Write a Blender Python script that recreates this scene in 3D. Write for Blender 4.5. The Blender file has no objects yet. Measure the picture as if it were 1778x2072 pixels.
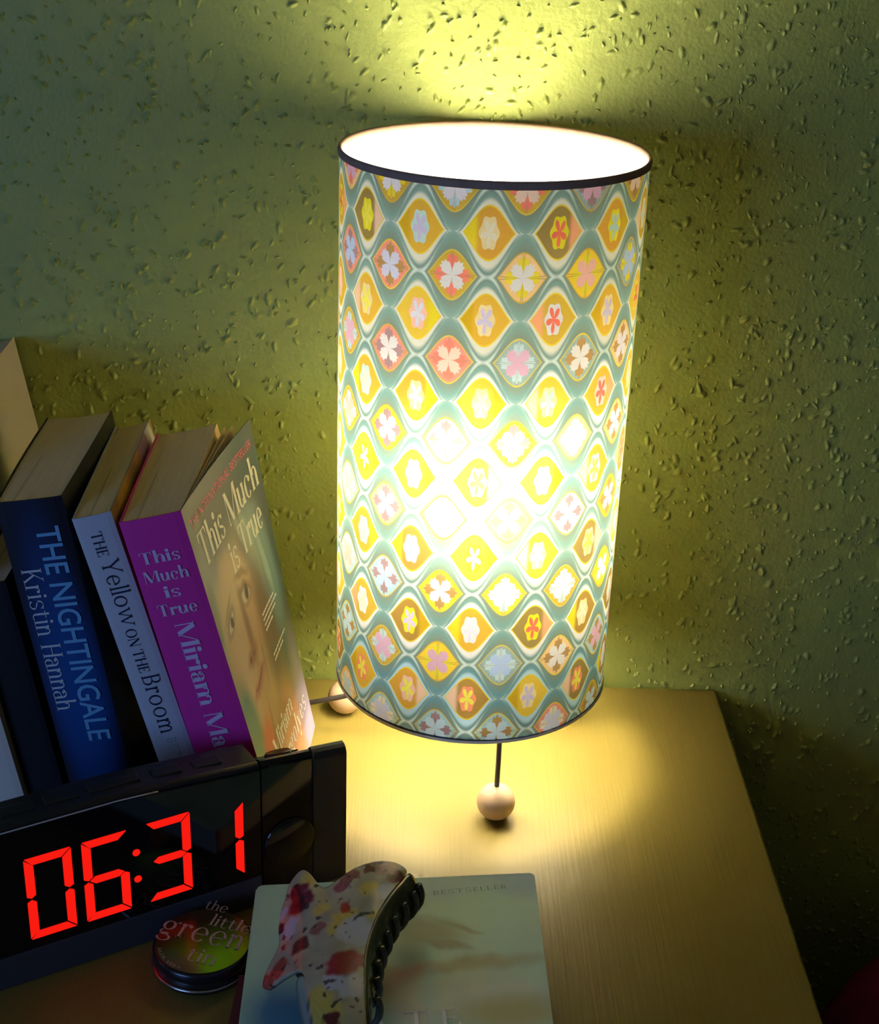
import bpy, bmesh, math, random
from mathutils import Vector, Matrix
from mathutils import noise as mnoise
from mathutils.geometry import delaunay_2d_cdt

random.seed(7)
SC = bpy.context.scene
COL = SC.collection

# ------------------------------------------------------------------ camera
CAM_POS = Vector((-0.030568, -0.793261, 0.480316))
FPX = 2957.7
PITCH, YAW, ROLL = 0.430166, 0.01422, 0.036312
fwd = Vector((math.sin(YAW)*math.cos(PITCH), math.cos(YAW)*math.cos(PITCH), -math.sin(PITCH)))
rgt0 = fwd.cross(Vector((0, 0, 1))).normalized()
up0 = rgt0.cross(fwd)
rgt = math.cos(ROLL)*rgt0 + math.sin(ROLL)*up0
upv = -math.sin(ROLL)*rgt0 + math.cos(ROLL)*up0
cam_d = bpy.data.cameras.new('camera')
cam_d.sensor_fit = 'HORIZONTAL'
cam_d.sensor_width = 36.0
cam_d.lens = 36.0*FPX/1778.0
cam_d.clip_start = 0.01
cam = bpy.data.objects.new('camera', cam_d)
COL.objects.link(cam)
m3 = Matrix((rgt, upv, -fwd)).transposed()
cam.matrix_world = Matrix.Translation(CAM_POS) @ m3.to_4x4()
SC.camera = cam

# ------------------------------------------------------------------ world, blue side light, exposure
world = bpy.data.worlds.new('world')
SC.world = world
world.use_nodes = True
bgn = world.node_tree.nodes['Background']
bgn.inputs['Color'].default_value = (0.92, 0.84, 0.62, 1)
bgn.inputs['Strength'].default_value = 0.052

al = bpy.data.lights.new('blue_side_light', 'AREA')      # blue light from an unseen source low at the front left
al.shape = 'RECTANGLE'
al.size, al.size_y = 0.55, 0.40
al.color = (0.20, 0.40, 1.0)
al.energy = 6.4
alo = bpy.data.objects.new('blue_side_light', al)
COL.objects.link(alo)
alo.location = (-0.98, -1.32, 0.32)
alo.rotation_euler = (Vector((-0.15, -0.1, 0.12)) - alo.location).to_track_quat('-Z', 'Y').to_euler()

vs = SC.view_settings
vs.view_transform = 'Standard'
vs.look = 'None'
vs.exposure = 0.0
vs.gamma = 1.0
vs.use_curve_mapping = False
BULB_STRENGTH = 150.0

# ------------------------------------------------------------------ helpers
def at(px, py, z):
    """point of the place seen at photo pixel (px, py) that lies at height z"""
    d = fwd + rgt*((px-889.0)/FPX) - upv*((py-1036.0)/FPX)
    return CAM_POS + d*((z-CAM_POS.z)/d.z)

def mesh_obj(name, verts, faces, mat, parent=None, smooth=False, uvs=None):
    me = bpy.data.meshes.new(name)
    me.from_pydata([tuple(v) for v in verts], [], faces)
    if uvs is not None:
        uvl = me.uv_layers.new(name='UVMap')
        for lp in me.loops:
            uvl.data[lp.index].uv = uvs[lp.vertex_index]
    if smooth:
        me.polygons.foreach_set('use_smooth', [True]*len(me.polygons))
    me.update()
    o = bpy.data.objects.new(name, me)
    COL.objects.link(o)
    if mat is not None:
        me.materials.append(mat)
    if parent is not None:
        o.parent = parent
    return o

def bm_obj(name, bm, mat, parent=None, smooth=False):
    me = bpy.data.meshes.new(name)
    bmesh.ops.recalc_face_normals(bm, faces=bm.faces)
    bm.to_mesh(me)
    bm.free()
    if smooth:
        me.polygons.foreach_set('use_smooth', [True]*len(me.polygons))
    o = bpy.data.objects.new(name, me)
    COL.objects.link(o)
    if mat is not None:
        me.materials.append(mat)
    if parent is not None:
        o.parent = parent
    return o

def bm_box(bm, x0, x1, y0, y1, z0, z1, bevel=0.0, seg=2):
    r = bmesh.ops.create_cube(bm, size=1.0)
    for v in r['verts']:
        v.co = Vector(((x0+x1)/2+v.co.x*(x1-x0), (y0+y1)/2+v.co.y*(y1-y0), (z0+z1)/2+v.co.z*(z1-z0)))
    if bevel > 0:
        es = list({e for v in r['verts'] for e in v.link_edges})
        bmesh.ops.bevel(bm, geom=es, offset=bevel, segments=seg, profile=0.5, affect='EDGES')

def box(name, x0, x1, y0, y1, z0, z1, mat, parent=None, bevel=0.0, seg=2):
    bm = bmesh.new()
    bm_box(bm, x0, x1, y0, y1, z0, z1, bevel, seg)
    return bm_obj(name, bm, mat, parent)

def lathe_data(prof, seg=48, cx=0, cy=0):
    vs_, fs = [], []
    n = len(prof)
    for i in range(seg):
        a = 2*math.pi*i/seg
        for r, z in prof:
            vs_.append((cx+r*math.cos(a), cy+r*math.sin(a), z))
    for i in range(seg):
        j = (i+1) % seg
        for k in range(n-1):
            fs.append((i*n+k, j*n+k, j*n+k+1, i*n+k+1))
    return vs_, fs

def lathe(name, prof, mat, parent=None, seg=48, cx=0, cy=0, smooth=True):
    v, f = lathe_data(prof, seg, cx, cy)
    return mesh_obj(name, v, f, mat, parent, smooth)

def tube_data(path, r, seg=10):
    path = [Vector(p) for p in path]
    vs_, fs = [], []
    prev = None
    for i, p in enumerate(path):
        t = (path[min(i+1, len(path)-1)] - path[max(i-1, 0)]).normalized()
        if prev is None:
            u = t.cross(Vector((0, 0, 1)))
            if u.length < 1e-3:
                u = t.cross(Vector((1, 0, 0)))
            u.normalize()
        else:
            u = (prev - t*prev.dot(t)).normalized()
        prev = u
        w = t.cross(u)
        rr = r[i] if isinstance(r, (list, tuple)) else r
        for k in range(seg):
            a = 2*math.pi*k/seg
            vs_.append(p + (u*math.cos(a)+w*math.sin(a))*rr)
    for i in range(len(path)-1):
        for k in range(seg):
            a, b = i*seg+k, i*seg+(k+1) % seg
            fs.append((a, b, b+seg, a+seg))
    fs.append(tuple(reversed(range(seg))))
    fs.append(tuple((len(path)-1)*seg+k for k in range(seg)))
    return vs_, fs

def tube(name, path, r, mat, parent=None, seg=10):
    v, f = tube_data(path, r, seg)
    return mesh_obj(name, v, f, mat, parent, True)

def smooth_path(pts, n=8):
    pts = [Vector(p) for p in pts]
    out = []
    for i in range(len(pts)-1):
        p0, p1, p2, p3 = pts[max(i-1, 0)], pts[i], pts[i+1], pts[min(i+2, len(pts)-1)]
        for k in range(n):
            t = k/n
            out.append(0.5*((2*p1)+(p2-p0)*t+(2*p0-5*p1+4*p2-p3)*t*t+(3*p1-p0-3*p2+p3)*t**3))
    out.append(pts[-1])
    return out

def thing(name, label, cat, loc=(0, 0, 0), group=None):
    o = bpy.data.objects.new(name, None)
    o.empty_display_size = 0.02
    COL.objects.link(o)
    o.location = loc
    return tag(o, label, cat, group)

def tag(o, label, cat, group=None):
    o['label'] = label
    o['category'] = cat
    if group:
        o['group'] = group
    return o

def struct(o, label):
    o['kind'] = 'structure'
    o['label'] = label
    return o

# ------------------------------------------------------------------ node expressions
class NT:
    def __init__(self, name):
        self.m = bpy.data.materials.new(name)
        self.m.use_nodes = True
        self.t = self.m.node_tree
        self.bsdf = self.t.nodes['Principled BSDF']
        self.out = self.t.nodes['Material Output']
    def n(self, typ, **kw):
        nd = self.t.nodes.new(typ)
        for k, v in kw.items():
            setattr(nd, k, v)
        return nd
    def link(self, a, b):
        if isinstance(a, E):
            a = a.s
        if hasattr(a, 'is_output'):
            self.t.links.new(a, b)
        else:
            b.default_value = a
    def math(self, op, *args, clamp=False):
        nd = self.n('ShaderNodeMath', operation=op)
        nd.use_clamp = clamp
        for i, a in enumerate(args):
            self.link(a, nd.inputs[i])
        return E(self, nd.outputs[0])
    def mix(self, fac, c1, c2):
        nd = self.n('ShaderNodeMix', data_type='RGBA')
        self.link(fac, nd.inputs[0])
        self.link(c1 if not isinstance(c1, tuple) else c4(c1), nd.inputs[6])
        self.link(c2 if not isinstance(c2, tuple) else c4(c2), nd.inputs[7])
        return E(self, nd.outputs[2])
    def mul(self, c1, c2):
        nd = self.n('ShaderNodeMix', data_type='RGBA', blend_type='MULTIPLY')
        nd.inputs[0].default_value = 1.0
        self.link(c1 if not isinstance(c1, tuple) else c4(c1), nd.inputs[6])
        self.link(c2 if not isinstance(c2, tuple) else c4(c2), nd.inputs[7])
        return E(self, nd.outputs[2])
    def ss(self, x, lo, hi):
        nd = self.n('ShaderNodeMapRange', interpolation_type='SMOOTHSTEP')
        self.link(x, nd.inputs[0])
        self.link(lo, nd.inputs[1])
        self.link(hi, nd.inputs[2])
        return E(self, nd.outputs[0])
    def uv(self):
        nd = self.n('ShaderNodeUVMap')
        nd.uv_map = 'UVMap'
        sp = self.n('ShaderNodeSeparateXYZ')
        self.t.links.new(nd.outputs[0], sp.inputs[0])
        return E(self, sp.outputs[0]), E(self, sp.outputs[1])
    def obj(self):
        return self.n('ShaderNodeTexCoord').outputs['Object']
    def vec(self, x, y, z=0.0):
        nd = self.n('ShaderNodeCombineXYZ')
        for i, a in enumerate((x, y, z)):
            self.link(a, nd.inputs[i])
        return nd.outputs[0]
    def mapping(self, v, scale=(1, 1, 1)):
        nd = self.n('ShaderNodeMapping')
        self.t.links.new(v, nd.inputs[0])
        nd.inputs['Scale'].default_value = scale
        return nd.outputs[0]
    def noise(self, v, scale, detail=2.0, rough=0.5):
        nd = self.n('ShaderNodeTexNoise')
        if v is not None:
            self.t.links.new(v, nd.inputs['Vector'])
        nd.inputs['Scale'].default_value = scale
        nd.inputs['Detail'].default_value = detail
        nd.inputs['Roughness'].default_value = rough
        return E(self, nd.outputs[0])
    def white(self, x, y, z):
        nd = self.n('ShaderNodeTexWhiteNoise', noise_dimensions='3D')
        self.t.links.new(self.vec(x, y, z), nd.inputs['Vector'])
        return E(self, nd.outputs['Value'])
    def ramp(self, fac, cols, interp='CONSTANT'):
        nd = self.n('ShaderNodeValToRGB')
        cr = nd.color_ramp
        cr.interpolation = interp
        k = len(cols)
        while len(cr.elements) < k:
            cr.elements.new(0.5)
        for i, c in enumerate(cols):
            if interp == 'CONSTANT':
                cr.elements[i].position = i/k
            else:
                cr.elements[i].position = i/(k-1)
            cr.elements[i].color = c4(c)
        self.link(fac, nd.inputs[0])
        return E(self, nd.outputs[0])
    def bump(self, h, strength, dist):
        nd = self.n('ShaderNodeBump')
        nd.inputs['Strength'].default_value = strength
        nd.inputs['Distance'].default_value = dist
        self.link(h, nd.inputs['Height'])
        self.t.links.new(nd.outputs[0], self.bsdf.inputs['Normal'])
        return nd
    def base(self, c, rough=0.5, spec=0.5, metal=0.0):
        self.link(c if not isinstance(c, tuple) else c4(c), self.bsdf.inputs['Base Color'])
        self.bsdf.inputs['Roughness'].default_value = rough
        self.bsdf.inputs['Specular IOR Level'].default_value = spec
        self.bsdf.inputs['Metallic'].default_value = metal
        return self.m

class E:
    def __init__(self, t, s):
        self.t, self.s = t, s
    def __add__(self, o): return self.t.math('ADD', self, o)
    __radd__ = __add__
    def __sub__(self, o): return self.t.math('SUBTRACT', self, o)
    def __rsub__(self, o): return self.t.math('SUBTRACT', o, self)
    def __mul__(self, o): return self.t.math('MULTIPLY', self, o)
    __rmul__ = __mul__
    def __truediv__(self, o): return self.t.math('DIVIDE', self, o)
    def abs(self): return self.t.math('ABSOLUTE', self)
    def round(self): return self.t.math('FLOOR', self + 0.5)
    def cos(self): return self.t.math('COSINE', self)
    def sin(self): return self.t.math('SINE', self)
    def sqrt(self): return self.t.math('SQRT', self)
    def pow(self, p): return self.t.math('POWER', self, p)
    def lt(self, o): return self.t.math('LESS_THAN', self, o)
    def gt(self, o): return self.t.math('GREATER_THAN', self, o)

def c4(c):
    return (c[0], c[1], c[2], 1.0)

def s2l(r, g, b):
    f = lambda v: (v/255.0/12.92) if v/255.0 <= 0.04045 else ((v/255.0+0.055)/1.055)**2.4
    return (f(r), f(g), f(b))

def plain(name, col, rough=0.5, spec=0.5, metal=0.0, mottled=0.0, scale=60.0, bump=0.0):
    k = NT(name)
    c = col
    nz = None
    if mottled > 0 or bump > 0:
        nz = k.noise(k.obj(), scale, 3.0)
    if mottled > 0:
        lo = tuple(v*(1-mottled) for v in col)
        hi = tuple(min(1, v*(1+mottled)) for v in col)
        c = k.ramp(nz, [lo, col, hi], 'LINEAR')
    k.base(c, rough, spec, metal)
    if bump > 0:
        k.bump(nz, 0.6, bump)
    return k.m

def emit(name, col, strength):
    k = NT(name)
    k.base((0, 0, 0), 0.5, 0.0)
    k.bsdf.inputs['Emission Color'].default_value = c4(col)
    k.bsdf.inputs['Emission Strength'].default_value = strength
    return k.m

def blobs(name, basecol, items, rough=0.4, spec=0.5, distort=0.02, dscale=6.0, grad=None, fibre=0.0):
    """printed picture: soft ellipses (cx, cy, rx, ry, rot_deg, colour, softness[, alpha]) in UV space"""
    k = NT(name)
    u, v = k.uv()
    vec = k.vec(u, v, 0.0)
    n1 = k.noise(vec, dscale, 4.0)
    n2 = k.noise(k.vec(v, u, 3.7), dscale, 4.0)
    uu = u + (n1-0.5)*(distort*2)
    vv = v + (n2-0.5)*(distort*2)
    col = basecol
    if grad:
        col = k.ramp(v, grad, 'LINEAR')
    for it in items:
        cx, cy, rx, ry, rot, c, soft = it[:7]
        alpha = it[7] if len(it) > 7 else 1.0
        ca, sa = math.cos(math.radians(rot)), math.sin(math.radians(rot))
        dx, dy = uu-cx, vv-cy
        a = (dx*ca+dy*sa)*(1.0/rx)
        b = (dy*ca-dx*sa)*(1.0/ry)
        d = (a*a+b*b).sqrt()
        f = (1.0-k.ss(d, 1.0-soft, 1.0+soft))*alpha
        col = k.mix(f, col, c)
    if fibre > 0:
        st = k.noise(k.mapping(vec, (1, 14, 1)), 30.0, 3.0)
        col = k.mul(col, k.ramp(st, [(1-fibre,)*3, (1.0,)*3], 'LINEAR'))
    return k.base(col, rough, spec)

# ------------------------------------------------------------------ materials
def mat_wall():
    k = NT('green_woodchip_paint')
    v = k.obj()
    big = k.noise(v, 6.0, 3.0)
    col = k.ramp(big, [(0.305, 0.365, 0.080), (0.35, 0.405, 0.095), (0.325, 0.385, 0.085)], 'LINEAR')
    k.base(col, 0.52, 0.35)
    fine = k.noise(v, 420.0, 3.0) + k.noise(v, 110.0, 2.0)*1.4
    k.bump(fine, 0.35, 0.0012)
    return k.m

def mat_table():
    k = NT('olive_brushed_table_paint')
    v = k.obj()
    st = k.noise(k.mapping(v, (1.0, 0.035, 1.0)), 520.0, 3.0)
    st2 = k.noise(k.mapping(v, (1.0, 0.05, 1.0)), 120.0, 2.0)
    big = k.noise(v, 9.0, 2.0)
    col = k.ramp(big, [(0.195, 0.148, 0.028), (0.23, 0.175, 0.037)], 'LINEAR')
    k.base(col, 0.45, 0.28)
    k.bump(st + st2*0.8, 0.22, 0.0008)
    return k.m

M_WALL = mat_wall()
M_TABLE = mat_table()
M_FLOOR = plain('dark_carpet', (0.03, 0.026, 0.022), 0.95, 0.1, mottled=0.4, scale=300, bump=0.002)
M_BLACK = plain('black_plastic', (0.012, 0.012, 0.013), 0.42, 0.5, mottled=0.3, scale=250)
M_BLACKGLOSS = plain('gloss_black_screen', (0.004, 0.004, 0.005), 0.08, 0.5)
M_WIRE = plain('dark_brown_wire', (0.035, 0.028, 0.024), 0.4, 0.5)
M_WOODBALL = plain('pale_beech_wood', (0.62, 0.44, 0.26), 0.45, 0.4, mottled=0.12, scale=90)
M_METAL = plain('steel_fitting', (0.45, 0.44, 0.42), 0.35, 0.5, metal=1.0)
M_WHITE_TRIM = plain('white_trim', (0.75, 0.75, 0.72), 0.6, 0.3)
M_RED_LED = emit('red_led', (1.0, 0.012, 0.006), 0.95)

# ------------------------------------------------------------------ serif lettering
X, CAPH, ASC = 0.47, 0.70, 0.74

def glyph(ch, s=0.09, h=0.03, e=0.05):
    P = []
    def rect(x0, y0, x1, y1):
        P.append([(x0, y0), (x1, y0), (x1, y1), (x0, y1)])
    def para(xb, yb, xt, yt, w):
        P.append([(xb, yb), (xb+w, yb), (xt+w, yt), (xt, yt)])
    def arc(cx, cy, rx, ry, a0, a1, tk=None, th=None, n=18):
        tk = s*1.08 if tk is None else tk
        th = h if th is None else th
        prev = None
        for i in range(n+1):
            a = math.radians(a0+(a1-a0)*i/n)
            t = th+(tk-th)*abs(math.cos(a))**1.6
            po = (cx+rx*math.cos(a), cy+ry*math.sin(a))
            pi_ = (cx+max(rx-t, 0)*math.cos(a), cy+max(ry-t, 0)*math.sin(a))
            if prev:
                q = [prev[0], po, pi_, prev[1]]
                if a1 < a0:
                    q.reverse()
                P.append(q)
            prev = (po, pi_)
    def disc(cx, cy, r, n=12):
        P.append([(cx+r*math.cos(2*math.pi*i/n), cy+r*math.sin(2*math.pi*i/n)) for i in range(n)])
    def foot(x, y=0.0, w=None):
        w = s if w is None else w
        rect(x-e, y, x+w+e, y+h)
    def head(x, y, w=None):
        w = s if w is None else w
        rect(x-e, y-h, x+w+e, y)
    def flag(x, y):
        P.append([(x-e, y-h*1.6), (x, y-h*2.2), (x, y), (x-e*0.2, y)])
    def stem(x, y0, y1):
        rect(x, y0, x+s, y1)
    def arch(xl, xr, top):
        cx = (xl+s*0.5+xr+s)/2
        rx = xr+s-cx
        ry = 0.19
        arc(cx, top-ry, rx, ry, 0, 165, s, h*1.3)
        return top-ry
    c = 0.17
    adv = 0.5
    if ch == ' ':
        return P, 0.26
    if ch in 'il':
        x = e
        stem(x, 0, X if ch == 'i' else ASC)
        foot(x)
        flag(x, X if ch == 'i' else ASC)
        if ch == 'i':
            disc(x+s/2, X+0.14, max(s*0.6, 0.055))
        adv = x+s+e
    elif ch in 'nhmu':
        x = e
        if ch == 'u':
            x1, x2 = e, e+s+c
            stem(x1, 0.16, X); stem(x2, 0, X); flag(x1, X); flag(x2, X)
            cx = (x1+x2+s*0.5)/2
            arc(cx, 0.18, cx-x1, 0.19, 180, 345, s, h*1.3)
            rect(x2, 0, x2+s+e, h)
            adv = x2+s+e
        else:
            stem(x, 0, ASC if ch == 'h' else X)
            foot(x); flag(x, ASC if ch == 'h' else X)
            x2 = x+s+c
            cy = arch(x, x2, X+0.01); stem(x2, 0, cy); foot(x2)
            if ch == 'm':
                x3 = x2+s+c
                cy = arch(x2, x3, X+0.01); stem(x3, 0, cy); foot(x3)
                x2 = x3
            adv = x2+s+e
    elif ch == 'r':
        x = e
        stem(x, 0, X); foot(x); flag(x, X)
        arc(x+s+0.10, X-0.13, 0.12, 0.14, 60, 175, s*0.5, h*1.2)
        disc(x+s+0.14, X-0.06, s*0.42+0.02)
        adv = x+s+0.20
    elif ch == 'o':
        arc(0.22+s*0.3, X/2, 0.20+s*0.3, X/2+0.015, 0, 360, n=32)
        adv = 0.46+s*0.6
    elif ch in 'ec':
        rx = 0.185+s*0.25
        cx = rx+0.02
        arc(cx, X/2, rx, X/2+0.015, (0 if ch == 'e' else 38), 318, n=30)
        if ch == 'e':
            rect(cx-rx+s*0.6, X/2-h*0.2, cx+rx-h*0.3, X/2+h*0.9)
        else:
            disc(cx+rx*0.68, X/2+0.13, s*0.42+0.02)
        adv = 2*rx+0.05
    elif ch == 'a':
        xr = 0.22
        stem(xr, 0.03, X-0.14)
        arc(xr+s-0.16-s*0.2, X-0.16, 0.16+s*0.2, 0.17, 0, 150, s, h*1.2)
        disc(0.08, X-0.10, s*0.38+0.02)
        arc(0.14+s*0.2, 0.135, 0.13+s*0.2, 0.145, 60, 330, s, h, n=24)
        rect(xr, 0, xr+s+e*0.9, h*1.2)
        adv = xr+s+e
    elif ch in 'sS':
        hh = X if ch == 's' else CAPH
        w = 0.14+s*0.25 if ch == 's' else 0.19+s*0.3
        r2 = hh*0.265
        cx = w+0.03
        arc(cx, hh-r2, w, r2+0.01, 30, 200, s*0.8, h)
        arc(cx, r2, w, r2+0.01, -150, 20, s*0.8, h)
        P.append([(cx-w*0.98, hh-r2*1.25), (cx-w*0.35, hh-r2*1.75-s*0.25), (cx+w*0.98, r2*1.25), (cx+w*0.35, r2*1.75+s*0.25)][::-1])
        rect(cx+w*0.72, hh-r2*0.9, cx+w*0.72+h, hh)
        rect(cx-w*0.72-h, 0, cx-w*0.72, r2*0.9)
        adv = 2*w+0.06
    elif ch == 't':
        x = 0.08
        stem(x, 0.10, X+0.12)
        rect(0.0, X-h*1.2, x+s+0.11, X)
        arc(x+0.13+s*0.2, 0.13, 0.13+s*0.2, 0.14, 180, 310, s, h)
        adv = x+s+0.15
    elif ch == 'w':
        W = 0.155
        para(W, 0, 0.02, X, s*0.9)
        para(W+s*0.3, 0, 2*W+0.03, X, h*1.2)
        para(3*W, 0, 1.9*W+0.03, X, s*0.9)
        para(3*W+s*0.3, 0, 4*W+0.05, X, h*1.2)
        for xx in (0.02, 1.9*W+0.03, 4*W+0.02):
            head(xx, X, s*0.8)
        adv = 4*W+0.10
    elif ch == 'y':
        para(0.17, 0, 0.02, X, s*0.9)
        para(0.10, -0.2, 0.36, X, h*1.3)
        disc(0.09, -0.19, s*0.4+0.02)
        head(0.02, X); head(0.32, X, 0.04)
        adv = 0.43
    elif ch == 'g':
        arc(0.19, X-0.145, 0.16+s*0.15, 0.155, 0, 360, n=28)
        arc(0.10, 0.10, 0.075, 0.075, 90, 260, s*0.6, h)
        P.append([(0.05, 0.07), (0.09, 0.0), (0.30, -0.01), (0.28, 0.08)])
        arc(0.20, -0.095, 0.19, 0.11, -190, 80, s*0.85, h, n=26)
        para(0.30, X-0.06, 0.40, X+0.01, h*1.5)
        disc(0.41, X-0.01, s*0.35+0.012)
        adv = 0.45
    elif ch == 'v':
        para(0.17, 0, 0.02, X, s*0.9); para(0.17+s*0.3, 0, 0.36, X, h*1.2); head(0.02, X); head(0.32, X, 0.04)
        adv = 0.43
    elif ch == 'T':
        w = 0.56+s*0.3
        x = w/2-s/2
        stem(x, 0, CAPH); foot(x)
        rect(0.02, CAPH-h*1.15, w-0.02, CAPH)
        P.append([(0.02, CAPH-0.17), (0.02+h, CAPH-0.17), (0.02+h*2.6, CAPH), (0.02, CAPH)])
        P.append([(w-0.02-h, CAPH-0.17), (w-0.02, CAPH-0.17), (w-0.02, CAPH), (w-0.02-h*2.6, CAPH)])
        adv = w
    elif ch == 'H':
        x2 = e+s+0.27
        for x in (e, x2):
            stem(x, 0, CAPH); foot(x); head(x, CAPH)
        rect(e+s, CAPH*0.5-h*0.6, x2, CAPH*0.5+h*0.6)
        adv = x2+s+e
    elif ch in 'ELF':
        x = e
        stem(x, 0, CAPH); rect(x-e, 0, x+s, h); rect(x-e, CAPH-h, x+s, CAPH)
        R = x+s+0.26
        if ch != 'F':
            rect(x+s, 0, R, h*1.15)
            P.append([(R-h*2.2, 0), (R, 0), (R, 0.17), (R-h, 0.17)])
        else:
            foot(x)
        if ch in 'EF':
            rect(x+s, CAPH-h*1.15, R-0.02, CAPH)
            P.append([(R-0.02-h, CAPH-0.15), (R-0.02, CAPH-0.15), (R-0.02, CAPH), (R-0.02-h*2.2, CAPH)])
            rect(x+s, CAPH*0.5-h*0.5, R-0.10, CAPH*0.5+h*0.6)
            rect(R-0.10-h, CAPH*0.5-0.08, R-0.10, CAPH*0.5+0.08)
        else:
            foot(x)
        adv = R+0.02
    elif ch == 'I':
        stem(e, 0, CAPH); foot(e); head(e, CAPH)
        adv = 2*e+s
    elif ch == 'K':
        x = e
        stem(x, 0, CAPH); foot(x); head(x, CAPH)
        para(x+s*0.8, 0.27, x+s+0.28, CAPH, h*1.5)
        para(x+s+0.30, 0, x+s+0.06, 0.40, s*1.05)
        head(x+s+0.25, CAPH, 0.06); foot(x+s+0.30)
        adv = x+2*s+0.30+e
    elif ch in 'BRP':
        x = e
        stem(x, 0, CAPH); foot(x); head(x, CAPH)
        arc(x+s+0.10, CAPH-0.175, 0.15+s*0.2, 0.175, -90, 90)
        rect(x+s, CAPH-h, x+s+0.11, CAPH); rect(x+s, CAPH-0.35, x+s+0.11, CAPH-0.35+h)
        if ch == 'B':
            arc(x+s+0.12, 0.185, 0.17+s*0.2, 0.185, -90, 90)
            rect(x+s, 0, x+s+0.13, h)
        if ch == 'R':
            para(x+s+0.24, 0, x+s+0.07, 0.36, s)
            foot(x+s+0.24)
        adv = x+s+0.34+(s if ch == 'R' else s*0.2)
    elif ch == 'M':
        x2 = e+0.52+s
        rect(e+h*0.3, 0, e+h*1.6, CAPH); foot(e+h*0.3, 0, h*1.3)
        para(e+0.25+s*0.15, 0.02, e, CAPH, s*1.1)
        para(e+0.25+s*0.55, 0.02, x2, CAPH, h*1.5)
        stem(x2, 0, CAPH); foot(x2); rect(x2, CAPH-h, x2+s+e, CAPH); rect(e-e, CAPH-h, e+s, CAPH)
        adv = x2+s+e
    elif ch == 'N':
        x2 = e+0.36+s*0.6
        rect(e, 0, e+h*1.4, CAPH); foot(e, 0, h*1.4); rect(0, CAPH-h, e+s, CAPH)
        para(x2-s*0.6, 0, e-h*0.2, CAPH, s*1.15)
        rect(x2, 0, x2+h*1.4, CAPH); head(x2, CAPH, h*1.4)
        adv = x2+h*1.4+e
    elif ch == 'A':
        para(0.04, 0, 0.27, CAPH, h*1.4)
        para(0.44, 0, 0.24, CAPH, s*1.1)
        rect(0.12, 0.22, 0.44, 0.22+h)
        foot(0.03, 0, h*1.4); foot(0.44, 0, s*1.1)
        adv = 0.48+s+e
    elif ch == 'Y':
        x = 0.26
        stem(x, 0, 0.33); foot(x)
        para(x, 0.30, 0.03, CAPH, s*1.1)
        para(x+s*0.5, 0.30, 0.51, CAPH, h*1.5)
        head(0.03, CAPH, s*1.1); head(0.50, CAPH, 0.05)
        adv = 0.58
    elif ch == 'V':
        para(0.26, 0, 0.03, CAPH, s*1.1); para(0.26+s*0.5, 0, 0.5, CAPH, h*1.5)
        head(0.03, CAPH, s*1.1); head(0.50, CAPH, 0.05)
        adv = 0.58
    elif ch in 'OC':
        arc(0.32, CAPH/2, 0.30, CAPH/2+0.01, 0 if ch == 'O' else 40, 360 if ch == 'O' else 320, n=36)
        if ch == 'C':
            rect(0.52, CAPH-0.22, 0.52+h, CAPH)
        adv = 0.65
    return P, adv

def text_polys(txt, s=0.09, h=0.03, e=0.05, track=0.03, small=None):
    """list of polygons; height unit = em (capitals 0.70); lower-case inside {} is set as small capitals"""
    polys, x = [], 0.0
    sc = 1.0
    for ch in txt:
        if ch == '{':
            sc = small or 0.7
            continue
        if ch == '}':
            sc = 1.0
            continue
        P, a = glyph(ch, s, h, e)
        for p in P:
            polys.append([(x+q[0]*sc, q[1]*sc) for q in p])
        x += (a+track)*sc
    return polys, x

def sans_polys(txt, offset=0.0):
    cu = bpy.data.curves.new('tmp_text', 'FONT')
    cu.body = txt
    cu.offset = offset
    cu.resolution_u = 3
    ob = bpy.data.objects.new('tmp_text', cu)
    COL.objects.link(ob)
    dg = bpy.context.evaluated_depsgraph_get()
    me = bpy.data.meshes.new_from_object(ob.evaluated_get(dg))
    polys = [[(me.vertices[i].co.x, me.vertices[i].co.y) for i in p.vertices] for p in me.polygons]
    w = max(v.co.x for v in me.vertices)
    bpy.data.objects.remove(ob)
    bpy.data.curves.remove(cu)
    bpy.data.meshes.remove(me)
    return polys, w

def lay_text(name, pw, fn, mat, parent, height, width=None, align='L', shear=0.0, cap=0.70):
    """fn(x, y) -> 3-D point; height = capital height; width = total width (stretches)"""
    polys, w = pw
    sy = height/cap
    sx = width/w if width else sy
    off = 0.0 if align == 'L' else -w*sx/2
    vs_, fs = [], []
    for p in polys:
        b = len(vs_)
        for (a, c) in p:
            vs_.append(fn(a*sx+off+shear*c*sy, c*sy))
        fs.append(tuple(range(b, b+len(p))))
    return mesh_obj(name, vs_, fs, mat, parent)

def planar(origin, right, up):
    o, r, u = Vector(origin), Vector(right), Vector(up)
    return lambda x, y: o + r*x + u*y

# ================================================================== THE SETTING
wall = box('wall_back', -1.6, 2.0, 0.0, 0.10, -0.62, 1.75, M_WALL)
struct(wall, 'olive green woodchip-papered wall behind the lamp')
floor = box('floor', -1.6, 2.0, -2.6, 0.0, -0.68, -0.62, M_FLOOR)
struct(floor, 'dark carpeted floor below the bedside table')

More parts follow.
